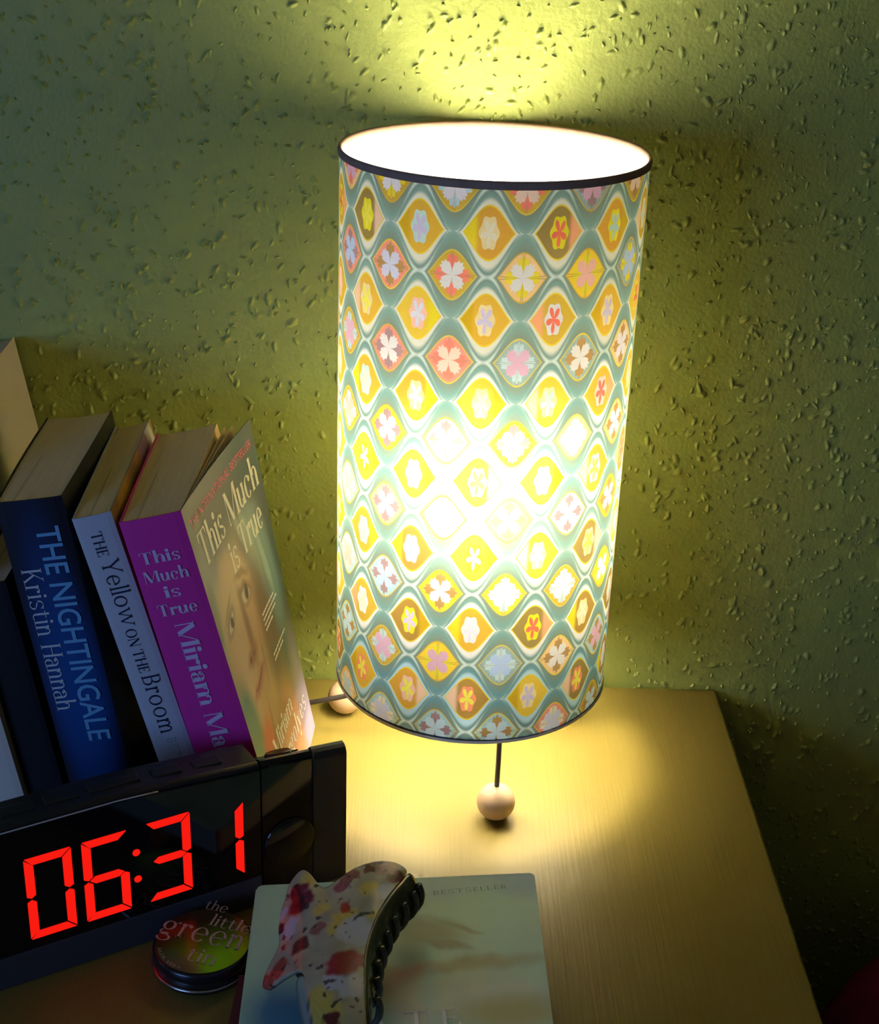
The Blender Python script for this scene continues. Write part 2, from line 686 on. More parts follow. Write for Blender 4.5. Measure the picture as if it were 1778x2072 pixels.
def woodchips():
    vs_, fs = [], []
    rng = random.Random(11)
    def chip(x, z, L, Wd, H, rot, n=6):
        b = len(vs_)
        ca, sa = math.cos(rot), math.sin(rot)
        jit = [rng.uniform(0.72, 1.2) for _ in range(n)]
        skew = rng.uniform(-0.35, 0.35)
        for k, (sc, yy) in enumerate(((1.5, 0.00004), (1.08, -0.20*H), (0.72, -0.66*H), (0.30, -H))):
            for i in range(n):
                a = 2*math.pi*i/n
                px = math.cos(a)*L*sc*jit[i]+skew*L*(k*0.25)
                pz = math.sin(a)*Wd*sc*jit[i]
                vs_.append((x+px*ca-pz*sa, yy, z+px*sa+pz*ca))
        for k in range(3):
            for i in range(n):
                j = (i+1) % n
                fs.append((b+k*n+i, b+k*n+j, b+(k+1)*n+j, b+(k+1)*n+i))
        fs.append(tuple(b+3*n+i for i in range(n)))
    area = (-0.55, 0.62, -0.42, 0.62)
    N = int((area[1]-area[0])*(area[3]-area[2])*30000)
    for _ in range(N):
        x = rng.uniform(area[0], area[1])
        z = rng.uniform(area[2], area[3])
        dn = mnoise.noise(Vector((x*14, 0.3, z*14)))
        if rng.random() > 0.56+0.15*dn:
            continue
        big = rng.random()
        L = rng.uniform(0.0008, 0.0016) if big < 0.55 else rng.uniform(0.0015, 0.0030)
        Wd = L*rng.uniform(0.35, 0.7)
        H = rng.uniform(0.0007, 0.0017)*(0.85+120*L)
        rot = math.radians(rng.gauss(70, 38))
        chip(x, z, L, Wd, H, rot)
    return vs_, fs
cv, cf = woodchips()
chips = mesh_obj('woodchip_relief', cv, cf, M_WALL, wall, smooth=True)
chips['kind'] = 'stuff'

# ---------------------------------------------------------------- bedside table
table = thing('bedside_table', 'olive yellow painted bedside table with brush marks in the paint', 'table', (0, 0, -0.62))
def tchild(o):
    o.location.z += 0.62
    return o
tchild(box('table_top', -0.46, 0.1588, -0.47, -0.0022, -0.022, 0.0, M_TABLE, table, bevel=0.0015))
tchild(box('side_panel', 0.125, 0.145, -0.44, -0.02, -0.62, -0.0225, M_TABLE, table))
tchild(box('side_panel', -0.445, -0.425, -0.44, -0.02, -0.62, -0.0225, M_TABLE, table))
tchild(box('back_panel', -0.425, 0.125, -0.032, -0.02, -0.60, -0.0225, M_TABLE, table))
for i, (z0, z1) in enumerate(((-0.20, -0.03), (-0.39, -0.21), (-0.58, -0.40))):
    dr = tchild(box('drawer_front', -0.423, 0.123, -0.455, -0.435, z0, z1, M_TABLE, table, bevel=0.002))
    kb = lathe('knob', [(0.0005, 0.028), (0.012, 0.027), (0.016, 0.02), (0.012, 0.012), (0.007, 0.006), (0.008, 0.0)], M_WOODBALL, dr, seg=20)
    kb.rotation_euler = (math.radians(90), 0, 0)
    kb.location = (-0.15, -0.455, (z0+z1)/2)

# ---------------------------------------------------------------- bed at the right
def rounded_slab(name, x0, x1, y0, y1, z0, z1, rc, re, mat, parent=None):
    vs_, fs = [], []
    def outline(inset):
        pts = []
        r = max(rc-inset, 0.01)
        for (cx, cy, a0) in ((x1-rc, y1-rc, 0), (x0+rc, y1-rc, 90), (x0+rc, y0+rc, 180), (x1-rc, y0+rc, 270)):
            for k in range(9):
                a = math.radians(a0+90*k/8)
                pts.append((cx+r*math.cos(a), cy+r*math.sin(a)))
        return pts
    rows = []
    for k in range(7):
        a = math.radians(90*k/6)
        rows.append((re*(1-math.cos(a))*1.0, z1-re+re*math.sin(a)))
    rows.insert(0, (0.0, z0+re*0.3))
    rows.insert(0, (re*0.3, z0))
    n = 36
    for inset, z in rows:
        for (x, y) in outline(inset):
            dz = 0.008*mnoise.noise(Vector((x*7, y*7, z*7)))
            vs_.append((x, y, z+dz))
    for r_ in range(len(rows)-1):
        for i in range(n):
            j = (i+1) % n
            fs.append((r_*n+i, r_*n+j, (r_+1)*n+j, (r_+1)*n+i))
    fs.append(tuple((len(rows)-1)*n+i for i in range(n)))
    fs.append(tuple(reversed(range(n))))
    return mesh_obj(name, vs_, fs, mat, parent, True)

bed = thing('bed', 'low dark bed base and mattress beside the bedside table', 'bed', (0.75, -0.75, -0.62))
M_BEDBASE = plain('dark_bed_base', (0.02, 0.018, 0.018), 0.8, 0.2)
M_MATTRESS = plain('grey_mattress', (0.12, 0.11, 0.11), 0.9, 0.1, mottled=0.1)
ob = box('bed_base', -0.48, 0.60, -0.9, 0.60, 0.0, 0.20, M_BEDBASE, bed, bevel=0.01)
ob = rounded_slab('mattress', -0.50, 0.62, -0.92, 0.63, 0.20, 0.40, 0.12, 0.04, M_MATTRESS, bed)
duv = rounded_slab('duvet', 0.182, 1.40, -1.72, -0.030, -0.212, -0.13, 0.2, 0.035,
                   plain('magenta_bedcover', (0.13, 0.008, 0.055), 0.9, 0.15, mottled=0.25, scale=40, bump=0.004))
tag(duv, 'dark magenta bed cover in the gloom beside the table', 'bed cover')

# ================================================================== TABLE LAMP
LX, LY = 0.0, -0.0785
SR, Z0, Z1 = 0.075, 0.0556, 0.3457
PER = 24.6            # degrees per pattern repeat
lamp = thing('table_lamp', 'lit table lamp with a tall cylindrical patterned fabric shade and wooden ball feet', 'lamp', (LX, LY, 0))

def mat_shade():
    k = NT('ogee_flower_fabric')
    a, b = k.uv()
    tau = 2*math.pi
    # cells centred on whole numbers hold pods, cells centred on halves hold medallions
    ia, ib = a.round(), b.round()
    fx, fy = a-ia, b-ib
    ja, jb = (a-0.5).round(), (b-0.5).round()
    gx, gy = a-0.5-ja, b-0.5-jb
    H = (fx*tau).cos()*0.25+0.25
    G = (gx*tau).cos()*0.25+0.25
    afy, agy, agx, afx = fy.abs(), gy.abs(), gx.abs(), fx.abs()
    inpod = afy.lt(H)
    h1 = k.white(ia, ib, 1.3)
    h2 = k.white(ia, ib, 5.1)
    h3 = k.white(ia, ib, 9.7)
    q1 = k.white(ja, jb, 2.3)
    q2 = k.white(ja, jb, 6.9)
    q3 = k.white(ja, jb, 4.4)
    rowh = k.white(0.5, ib, 3.1)
    bandc = k.ramp(rowh, [(0.86, 0.88, 0.70), (0.50, 0.74, 0.80), (0.90, 0.92, 0.86), (0.62, 0.80, 0.80)])
    tealc = k.ramp(rowh, [(0.19, 0.33, 0.28), (0.12, 0.28, 0.31), (0.16, 0.31, 0.28), (0.11, 0.27, 0.28)])
    field = (0.19, 0.26, 0.20)
    pale = (0.66, 0.82, 0.74)
    # --- pods
    yb = H*0.75-0.058
    band = (afy-yb)/(H-yb+0.004)
    wide = k.math('MULTIPLY_ADD', fy.lt(0.0), 0.22, 0.30)
    c = k.mix(k.ss(band, wide*0.55, wide+0.22), bandc, tealc)
    c = k.mix(k.ss(band, 0.55, 0.95), c, (0.15, 0.23, 0.19))
    golds = [(0.68, 0.42, 0.05), (0.58, 0.40, 0.05), (0.74, 0.53, 0.06), (0.36, 0.22, 0.05), (0.64, 0.35, 0.05), (0.27, 0.20, 0.06)]
    pod = k.ramp(h1, golds)
    side = k.ramp(h3, [(0.85, 0.40, 0.20), (0.78, 0.66, 0.03), (0.60, 0.42, 0.03), (0.88, 0.62, 0.42), (0.55, 0.36, 0.02)])
    pod = k.mix(k.ss(fx*k.math('SIGN', h2-0.5), 0.13, 0.21), pod, side)
    px, py = fx*(1/0.145), fy*(1/0.205)
    rho = (px*px+py*py).sqrt()
    phi = k.math('ARCTAN2', py, px)
    lob = (phi*6.0).cos()*0.08+0.95
    fl = k.ramp(h2, [(0.85, 0.30, 0.16), (0.88, 0.74, 0.36), (0.55, 0.78, 0.70), (0.86, 0.86, 0.84), (0.80, 0.74, 0.03), (0.90, 0.55, 0.42), (0.62, 0.78, 0.34), (0.88, 0.62, 0.55)])
    st = k.ramp(h3, [(0.72, 0.16, 0.10), (0.90, 0.86, 0.62), (0.78, 0.80, 0.88), (0.90, 0.58, 0.50), (0.50, 0.74, 0.66), (0.88, 0.84, 0.10), (0.66, 0.60, 0.80)])
    pod = k.mix(k.ss(lob-rho, 0.0, 0.05), pod, fl)
    star = ((phi+0.4)*2.5).cos().abs()*0.72+0.12
    pod = k.mix(k.ss(star-rho, 0.0, 0.06), pod, st)
    rim = yb-afy
    pod = k.mix(k.ss(rim, 0.012, 0.03), (0.78, 0.60, 0.03), pod)
    c = k.mix(k.ss(rim, -0.004, 0.006), c, pod)
    # --- medallions
    yb2 = G*0.71-0.060
    rim2 = yb2-agy
    d = k.mix(k.ss(rim2, -0.16, -0.01), tealc, field)
    bg = k.ramp(q1, [(0.85, 0.62, 0.05), (0.80, 0.30, 0.22), (0.40, 0.66, 0.66), (0.55, 0.38, 0.05), (0.30, 0.44, 0.40), (0.86, 0.60, 0.28)])
    pc = k.ramp(q2, [(0.86, 0.86, 0.80), (0.70, 0.74, 0.88), (0.88, 0.50, 0.42), (0.60, 0.80, 0.84), (0.90, 0.70, 0.55), (0.45, 0.60, 0.82), (0.86, 0.84, 0.86), (0.70, 0.44, 0.56)])
    pc2 = k.ramp(q3, [(0.40, 0.24, 0.08), (0.90, 0.86, 0.66), (0.55, 0.74, 0.74), (0.80, 0.22, 0.16), (0.78, 0.66, 0.04), (0.34, 0.22, 0.24)])
    mx, my = gx*(1/0.25), gy*(1/0.235)
    r2 = (mx*mx+my*my).sqrt()
    p2 = k.math('ARCTAN2', my, mx)
    s2 = (p2*2.0).sin().abs()
    c2 = (p2*2.0).cos().abs()
    fr = (p2*24.0).cos()*0.05
    med = k.mix(k.ss(c2.pow(0.6)*1.05+fr-r2, 0.0, 0.06), bg, pc2)
    med = k.mix(k.ss(s2.pow(0.45)*0.86+fr-r2, 0.0, 0.06), med, pc)
    med = k.mix(k.ss((s2-0.10).abs(), 0.0, 0.05), (0.30, 0.22, 0.12), med)
    gold2 = k.ramp(q3, [(0.80, 0.60, 0.03), (0.70, 0.55, 0.08), (0.62, 0.40, 0.05)])
    med = k.mix(k.ss(rim2, 0.010, 0.03), gold2, med)
    d = k.mix(k.ss(rim2, -0.004, 0.006), d, med)
    # --- pale veins where the waves meet
    edge = (afy-H).abs()
    cusp = k.ss(agx, 0.16, 0.44)*0.9+0.1
    tips = k.ss(afx, 0.30, 0.46)*0.7
    c = k.mix(k.math('MULTIPLY', 1.0-k.ss(edge, 0.006, 0.035), k.math('MAXIMUM', cusp*0.7, tips)), c, pale)
    d = k.mix((1.0-k.ss(edge, 0.008, 0.06))*cusp, d, pale)
    col = k.mix(inpod, d, c)
    # --- weave
    weave = k.noise(k.mapping(k.vec(a, b, 0.0), (9.0, 1.1, 1.0)), 34.0, 3.0, 0.6)
    weave2 = k.noise(k.mapping(k.vec(a, b, 1.0), (1.0, 16.0, 1.0)), 30.0, 2.0)
    col = k.mul(col, k.ramp(weave*0.7+weave2*0.3, [(0.45,)*3, (1.0,)*3, (1.25,)*3], 'LINEAR'))
    # --- cloth: lets part of the bulb's light through, white lining inside
    geo = k.n('ShaderNodeNewGeometry')
    dif = k.n('ShaderNodeBsdfDiffuse')
    tr = k.n('ShaderNodeBsdfTranslucent')
    lining = k.mix(E(k, geo.outputs['Backfacing']), col, (0.94, 0.94, 0.92))
    k.link(lining, dif.inputs['Color'])
    k.link(col, tr.inputs['Color'])
    mx_ = k.n('ShaderNodeMixShader')
    mx_.inputs[0].default_value = SHADE_T
    k.t.links.new(dif.outputs[0], mx_.inputs[1])
    k.t.links.new(tr.outputs[0], mx_.inputs[2])
    # part of the light goes nearly straight through the loose weave
    rf = k.n('ShaderNodeBsdfRefraction')
    rf.inputs['Roughness'].default_value = 0.75
    rf.inputs['IOR'].default_value = 1.7
    k.link(col, rf.inputs['Color'])
    mx2 = k.n('ShaderNodeMixShader')
    mx2.inputs[0].default_value = SHADE_F
    k.t.links.new(mx_.outputs[0], mx2.inputs[1])
    k.t.links.new(rf.outputs[0], mx2.inputs[2])
    k.t.links.new(mx2.outputs[0], k.out.inputs['Surface'])
    k.t.nodes.remove(k.bsdf)
    return k.m

SHADE_T = 0.058
SHADE_F = 0.034
M_SHADE = mat_shade()
M_SHADE_HEM = plain('shade_hem_cloth', (0.36, 0.24, 0.17), 0.9, 0.1, mottled=0.3, scale=120)

def build_shade():
    vs_, fs, uv = [], [], []
    NS, NZ = 180, 24
    for i in range(NS+1):
        th = math.radians(-180+360*i/NS)     # 0 = towards the viewer
        for j in range(NZ+1):
            z = Z0+(Z1-Z0)*j/NZ
            r = SR+0.0003*math.sin(3*th)*math.sin(9*z)
            vs_.append((r*math.sin(th), -r*math.cos(th), z))
            uv.append(((math.degrees(th)+3.0)/PER+40.0, (z-0.3232)/0.0402+40.0))
    for i in range(NS):
        for j in range(NZ):
            a = i*(NZ+1)+j
            fs.append((a, a+NZ+1, a+NZ+2, a+1))
    return mesh_obj('lamp_shade', vs_, fs, M_SHADE, lamp, True, uv)
shade = build_shade()
shade['label'] = 'cylindrical fabric shade printed with teal ogee waves and small flowers'
lathe('top_hem', [(SR+0.0006, Z1-0.0032), (SR+0.0009, Z1-0.001), (SR+0.0002, Z1+0.0007), (SR-0.0010, Z1), (SR-0.0010, Z1-0.0025), (SR-0.0004, Z1-0.0032), (SR+0.0006, Z1-0.0032)], M_SHADE_HEM, shade, seg=120)
lathe('bottom_hem', [(SR+0.0005, Z0+0.0012), (SR+0.0006, Z0-0.0004), (SR-0.0012, Z0-0.0004), (SR-0.0012, Z0+0.0012), (SR+0.0005, Z0+0.0012)], M_WHITE_TRIM, shade, seg=120)

# bulb
def bulb_profile():
    pr = [(0.0006, 0.216)]
    for k in range(1, 13):
        a = math.radians(90-150*k/12)
        pr.append((0.028*math.cos(a), 0.187+0.029*math.sin(a)))
    pr += [(0.0135, 0.149), (0.0130, 0.136), (0.0006, 0.136)]
    return pr
k = NT('glowing_bulb_glass')
k.base((0.8, 0.8, 0.8), 0.4)
k.bsdf.inputs['Emission Color'].default_value = (1.0, 0.87, 0.66, 1)
k.bsdf.inputs['Emission Strength'].default_value = BULB_STRENGTH
M_BULB = k.m
bulb_mesh = lathe('bulb', bulb_profile(), M_BULB, lamp, seg=20)
lathe('bulb_holder', [(0.0006, 0.1365), (0.0155, 0.1355), (0.017, 0.129), (0.017, 0.080), (0.012, 0.076), (0.0055, 0.074), (0.0055, 0.062), (0.0006, 0.062)], M_WHITE_TRIM, lamp, seg=28)
# ring and added spokes that carry the shade
ringp = [Vector((0.0742*math.cos(2*math.pi*i/72), 0.0742*math.sin(2*math.pi*i/72), 0.0570)) for i in range(73)]
tube('shade_ring', ringp, 0.0011, M_WIRE, lamp, 6)
feet = [(0.0148, -0.0625), (-0.0726, 0.0388), (0.0565, 0.042)]
hub = lathe('leg_hub', [(0.0006, 0.0700), (0.016, 0.0695), (0.018, 0.066), (0.018, 0.060), (0.016, 0.0575), (0.0006, 0.057)], M_WIRE, lamp, seg=28)
for fxy in feet:
    fv = Vector((fxy[0], fxy[1], 0))
    dirn = fv.normalized()
    if fv.length > 0.075:
        top = dirn*0.066
    else:
        top = fv*0.985
    path = smooth_path([Vector((0, 0, 0.0645))+dirn*0.012, Vector((0, 0, 0.0640))+dirn*(top.length-0.012), Vector((top.x, top.y, 0.056)), Vector((fxy[0], fxy[1], 0.017))], 6)
    leg = tube('leg', path, 0.00145, M_WIRE, lamp, 8)
    prof = []
    for q in range(13):
        a = math.radians(-90+180*q/12)
        prof.append((max(0.0004, 0.0104*math.cos(a)), 0.0102+0.0102*math.sin(a)))
    bl = lathe('ball_foot', prof, M_WOODBALL, lamp, seg=28, cx=fxy[0], cy=fxy[1])
    bl['label'] = 'pale wooden ball foot'
for ang in (268, 28, 148):  # unseen arms, invented and widened to cast a dark band on the table
    a = math.radians(ang)
    br = bmesh.new()
    prof_b = [(0.012, 0.0860), (0.030, 0.0820), (0.055, 0.0660), (0.0738, 0.0580)]
    rings = []
    for (rr, zz) in prof_b:
        rings.append([br.verts.new((rr, w_, zz+dz)) for w_, dz in ((-0.0062, 0.0), (0.0062, 0.0), (0.0062, 0.0014), (-0.0062, 0.0014))])
    for q in range(len(rings)-1):
        for w_ in range(4):
            br.faces.new((rings[q][w_], rings[q][(w_+1) % 4], rings[q+1][(w_+1) % 4], rings[q+1][w_]))
    br.faces.new(rings[0]); br.faces.new(rings[-1])
    so = bm_obj('shadow_bracket', br, M_WHITE_TRIM, lamp)
    so.rotation_euler = (0, 0, a)
cord = smooth_path([(-0.010, 0.008, 0.0575), (-0.030, 0.012, 0.046), (-0.062, 0.0155, 0.0285), (-0.095, 0.018, 0.018), (-0.135, 0.022, 0.008), (-0.165, 0.040, 0.0035), (-0.185, 0.062, 0.0035)], 8)
cd = tube('power_cord', cord, 0.0016, M_WIRE, lamp, 8)
cd['label'] = 'dark power cord leaving the lamp base'

# ================================================================== BOOKS
def page_mat(name, col):
    k = NT(name)
    v = k.obj()
    lines = k.noise(k.mapping(v, (1.0, 0.012, 0.012)), 1500.0, 2.0)
    gaps = k.noise(k.mapping(v, (1.0, 0.03, 0.01)), 210.0, 1.0)
    c = k.ramp(lines, [tuple(x*0.88 for x in col), col, tuple(min(1, x*1.12) for x in col)], 'LINEAR')
    c = k.mix(k.ss(gaps, 0.68, 0.74)*0.35, c, tuple(x*0.35 for x in col))
    k.base(c, 0.85, 0.15)
    k.bump(lines, 0.35, 0.0006)
    return k.m
M_PAGE_A = page_mat('aged_cream_pages', (0.90, 0.68, 0.42))
M_PAGE_B = page_mat('tan_pages', (0.88, 0.64, 0.31))
M_PAGE_C = page_mat('pale_cream_pages', (0.85, 0.70, 0.48))

def strip_solid(name, path, thick, z0, z1, mat, parent, side=1.0, uv=True):
    """upright sheet following path [(x, y)], from z0 to z1, thickness towards +x*side; u along path, v along height"""
    n = len(path)
    vs_, uvs = [], []
    lens = [0.0]
    for i in range(1, n):
        lens.append(lens[-1]+math.hypot(path[i][0]-path[i-1][0], path[i][1]-path[i-1][1]))
    for lay in (0, 1):
        for i, (x, y) in enumerate(path):
            for z, vv in ((z0, 0.0), (z1, 1.0)):
                vs_.append((x+lay*thick*side, y, z))
                uvs.append((lens[i]/lens[-1], vv))
    fs = []
    o = 2*n
    for i in range(n-1):
        a = 2*i
        fs.append((a, a+2, a+3, a+1))
        fs.append((o+a, o+a+1, o+a+3, o+a+2))
        fs.append((a+1, a+3, o+a+3, o+a+1))
        fs.append((a, o+a, o+a+2, a+2))
    e = 2*(n-1)
    fs.append((0, 1, o+1, o))
    fs.append((e, o+e, o+e+1, e+1))
    return mesh_obj(name, vs_, fs, mat, parent, False, uvs)

def book_frame(name, label, x, y, yaw, lean, z=0.0, group='books leaning in a row'):
    b = thing(name, label, 'book', (x, y, z), group)
    et = Vector((math.cos(yaw)*math.cos(lean), math.sin(yaw)*math.cos(lean), math.sin(lean)))
    ew = Vector((-math.sin(yaw), math.cos(yaw), 0))
    eh = et.cross(ew)
    b.rotation_euler = Matrix((et, ew, eh)).transposed().to_euler()
    return b

def paperback(name, label, x, y, yaw, lean, h, w, t, spL, spR, m_page, m_spine, m_back, m_front, z=0.0, front=True, drop=0.0):
    b = book_frame(name, label, x, y, yaw, lean, z)
    n = 12
    ct = 0.0006
    f = lambda s: math.sin(math.pi/2*min(1.0, s*1.15))
    ys = [w*i/n for i in range(n+1)]
    L = [(ct-spL*f(yy/w), yy) for yy in ys]
    R = [(t-ct+spR*f(yy/w), yy) for yy in ys]
    # page block
    vs_, fs = [], []
    m = 6
    for i in range(n+1):
        for z_ in (0.0008, h-0.0008):
            for q in range(m+1):
                s_ = q/m
                xx = L[i][0]+0.0002+(R[i][0]-L[i][0]-0.0004)*s_
                yy = ys[i]*0.99+0.0006
                if i == n:
                    yy -= 0.0025*math.sin(math.pi*s_)
                vs_.append((xx, yy, z_))
    row = 2*(m+1)
    for i in range(n):
        a = i*row
        for q in range(m):
            fs.append((a+q, a+row+q, a+row+q+1, a+q+1))
            p = a+m+1+q
            fs.append((p, p+1, p+row+1, p+row))
        fs.append((a, a+m+1, a+row+m+1, a+row))
        fs.append((a+m, a+row+m, a+row+2*m+1, a+2*m+1))
    for q in range(m):
        fs.append((q, q+1, q+m+2, q+m+1))
        a = n*row
        fs.append((a+q, a+m+1+q, a+m+2+q, a+q+1))
    mesh_obj('page_block', vs_, fs, m_page, b)
    # spine, a little rounded at its edges
    sp = []
    for q in range(9):
        s_ = q/8
        sp.append((t*s_, -0.0009*math.sin(math.pi*s_)**0.5))
    vs2, uv2 = [], []
    for lay in (0, 1):
        for q, (xx, yy) in enumerate(sp):
            for z_, vv in ((0.0, 0.0), (h, 1.0)):
                vs2.append((xx, yy+lay*0.0006, z_))
                uv2.append((q/8, vv))
    f2 = []
    o = 18
    for q in range(8):
        a = 2*q
        f2 += [(a, a+2, a+3, a+1), (o+a, o+a+1, o+a+3, o+a+2), (a+1, a+3, o+a+3, o+a+1), (a, o+a, o+a+2, a+2)]
    f2 += [(0, 1, o+1, o), (16, o+16, o+17, 17)]
    spo = mesh_obj('spine', vs2, f2, m_spine, b, False, uv2)
    strip_solid('back_cover', [(xx-0.00005, yy) for xx, yy in L], 0.0005, 0.0, h, m_back, b, -1.0)
    if front:
        strip_solid('front_cover', [(xx+0.00005, yy) for xx, yy in R], 0.0005, 0.0, h, m_front, b, 1.0)
    return b, spo

# ---- tall cream book, mostly outside the frame
M_CREAM = plain('cream_board', (0.68, 0.60, 0.47), 0.6, 0.3, mottled=0.05, scale=30)
bk, sp = paperback('tall_book', 'tall plain cream book at the end of the leaning row', -0.2480, -0.178, 0.02, 0.165, 0.2165, 0.174, 0.025,
                   0.0, 0.0, M_PAGE_C, M_CREAM, M_CREAM, M_CREAM, z=0.001)
# ---- black book added where the gap lies in deep shadow
M_SHADOWGAP = plain('shadow_gap_black', (0.008, 0.008, 0.010), 0.7, 0.3, mottled=0.3, scale=300)
bk, sp = paperback('shadow_gap_book', 'short black book added to stand for the deep shadow between the cream and navy books', -0.2228, -0.172, 0.005, 0.160, 0.150, 0.10, 0.0190,
                   0.0, 0.0, M_PAGE_A, M_SHADOWGAP, M_SHADOWGAP, M_SHADOWGAP, z=0.001)

# ---- navy book
M_NAVY = blobs('navy_blue_spine_print', (0.006, 0.007, 0.014), [
    (0.50, 0.52, 0.44, 0.42, 0, (0.006, 0.030, 0.125), 0.35),
    (0.52, 0.48, 0.36, 0.26, 0, (0.008, 0.075, 0.26), 0.70)], 0.45, 0.4, distort=0.01)
M_NAVYC = plain('black_navy_cover', (0.006, 0.007, 0.012), 0.4, 0.4)
NT_, NH = 0.0316, 0.198
nb, sp = paperback('navy_paperback', 'thick navy blue paperback with pale blue capital title down its spine', -0.1974, -0.1793, 0.005, 0.1495, NH, 0.1105, NT_,
                   0.0026, 0.0010, M_PAGE_A, M_NAVY, M_NAVYC, M_NAVYC, z=0.0006)
M_CYAN_INK = plain('pale_blue_ink', (0.16, 0.42, 0.62), 0.4, 0.4)
M_WHITE_INK = plain('white_ink', (0.62, 0.64, 0.62), 0.4, 0.4)
t1 = lay_text('title_lettering', sans_polys('THE NIGHTINGALE', 0.012), planar((0.0160, -0.00125, 0.184), (0, 0, -1), (1, 0, 0)), M_CYAN_INK, sp, 0.0108, 0.118, cap=0.69)
t2 = lay_text('author_lettering', text_polys('Kristin Hannah', 0.075, 0.026, 0.04), planar((0.0042, -0.00120, 0.163), (0, 0, -1), (1, 0, 0)), M_WHITE_INK, sp, 0.0096, 0.0785)

# ---- pale blue spine
M_PALE = plain('white_spine_card', (0.54, 0.54, 0.56), 0.5, 0.35, mottled=0.04, scale=40)
M_PAINTED = blobs('painted_cover', (0.34, 0.18, 0.05), [
    (0.25, 0.5, 0.16, 0.6, 0, (0.62, 0.34, 0.04), 0.3), (0.55, 0.6, 0.10, 0.5, 10, (0.20, 0.12, 0.05), 0.3),
    (0.75, 0.8, 0.12, 0.4, 0, (0.30, 0.16, 0.26), 0.3), (0.9, 0.9, 0.08, 0.3, 0, (0.70, 0.68, 0.62), 0.3)], 0.4, 0.4, distort=0.12, dscale=9)
yb_, sp = paperback('pale_paperback', 'thin paperback with pale blue-white spine and dark blue lettering', -0.1413, -0.1854, 0.030, 0.2487, 0.198, 0.117, 0.0185,
                    0.0004, 0.0004, M_PAGE_B, M_PALE, M_PALE, M_PAINTED, z=0.0008)
M_DKBLUE_INK = plain('dark_blue_ink', (0.012, 0.018, 0.05), 0.5, 0.3)
tp = []
def mixed(parts, s, h, e):
    polys, x = [], 0.0
    for txt, sc, gap in parts:
        P, w = text_polys(txt, s/sc*0.9 if sc < 1 else s, h, e)
        for p in P:
            polys.append([(x+q[0]*sc, q[1]*sc) for q in p])
        x += w*sc+gap
    return polys, x
lay_text('title_lettering', mixed([('THE', 0.60, 0.12), ('Yellow', 1.0, 0.10), ('ON', 0.60, 0.13), ('THE', 0.60, 0.12), ('Broom', 1.0, 0.0)], 0.07, 0.026, 0.04),
         planar((0.0062, -0.00120, 0.190), (0, 0, -1), (1, 0, 0)), M_DKBLUE_INK, sp, 0.0086, 0.1125)
lay_text('author_lettering', text_polys('BETSY', 0.06, 0.025, 0.03, 0.08), planar((0.0078, -0.00120, 0.0745), (0, 0, -1), (1, 0, 0)),
         plain('faint_grey_ink', (0.42, 0.44, 0.47), 0.5, 0.3), sp, 0.0042, 0.019)

# ---- magenta book with portrait cover
M_MAG = plain('magenta_spine_card', (0.80, 0.035, 0.34), 0.45, 0.4, mottled=0.05, scale=40)
PT, PH = 0.0292, 0.198
pb, sp = paperback('magenta_paperback', 'magenta-spined paperback with a splayed portrait front cover facing the lamp', -0.1214, -0.1896, 0.0100, 0.2367, PH, 0.111, PT,
                   0.0011, 0.0028, M_PAGE_B, M_MAG, M_MAG, None, z=0.0008, front=False)
M_LILAC = plain('lilac_ink', (0.78, 0.58, 0.78), 0.45, 0.3)
fat = dict(s=0.155, h=0.028, e=0.035)
for i, (wd, cx, zz, ww) in enumerate((('This', 0.0140, 0.1752, 0.0195), ('Much', 0.0142, 0.1655, 0.0215), ('is', 0.0147, 0.1566, 0.0085), ('True', 0.0146, 0.1474, 0.0195))):
    lay_text('title_lettering', text_polys(wd, **fat), planar((cx, -0.00125, zz), (1, 0, 0), (0, 0, 1)), M_LILAC, sp, 0.0062, ww, 'C')
lay_text('author_lettering', text_polys('Miriam Margolyes', **fat), planar((0.0105, -0.00125, 0.1425), (0, 0, -1), (1, 0, 0)), M_LILAC, sp, 0.0092, 0.117)

# splayed, slightly curled front cover
def cover_pt(w_, h_, off=0.0):
    """w_ in metres from the hinge (0..0.118), h_ in metres up the cover"""
    vv = h_/PH
    u = w_/0.118
    W = 0.118+(0.1052-0.118)*vv
    Xe = 0.0062+(0.0205-0.0062)*vv**1.1
    x = PT+Xe*(0.70*u+0.30*u*u)
    y = W*u
    return Vector((x+off, y-off*0.12, h_))
def build_cover(mat):
    vs_, uvs, fs = [], [], []
    nu, nv = 14, 18
    for lay in (0, 1):
        for i in range(nu+1):
            for j in range(nv+1):
                vs_.append(cover_pt(0.118*i/nu, PH*j/nv, -0.0005*(1-lay)))
                uvs.append((i/nu, j/nv))
    o = (nu+1)*(nv+1)
    idx = lambda l, i, j: l*o+i*(nv+1)+j
    for i in range(nu):
        for j in range(nv):
            fs.append((idx(1, i, j), idx(1, i+1, j), idx(1, i+1, j+1), idx(1, i, j+1)))
            fs.append((idx(0, i, j), idx(0, i, j+1), idx(0, i+1, j+1), idx(0, i+1, j)))
    for i in range(nu):
        fs.append((idx(0, i, nv), idx(1, i, nv), idx(1, i+1, nv), idx(0, i+1, nv)))
        fs.append((idx(0, i, 0), idx(0, i+1, 0), idx(1, i+1, 0), idx(1, i, 0)))
    for j in range(nv):
        fs.append((idx(0, nu, j), idx(0, nu, j+1), idx(1, nu, j+1), idx(1, nu, j)))
        fs.append((idx(0, 0, j), idx(1, 0, j), idx(1, 0, j+1), idx(0, 0, j+1)))
    return mesh_obj('front_cover', vs_, fs, mat, pb, False, uvs)
uvc = lambda w_, h_: (w_/118.0, h_/198.0)
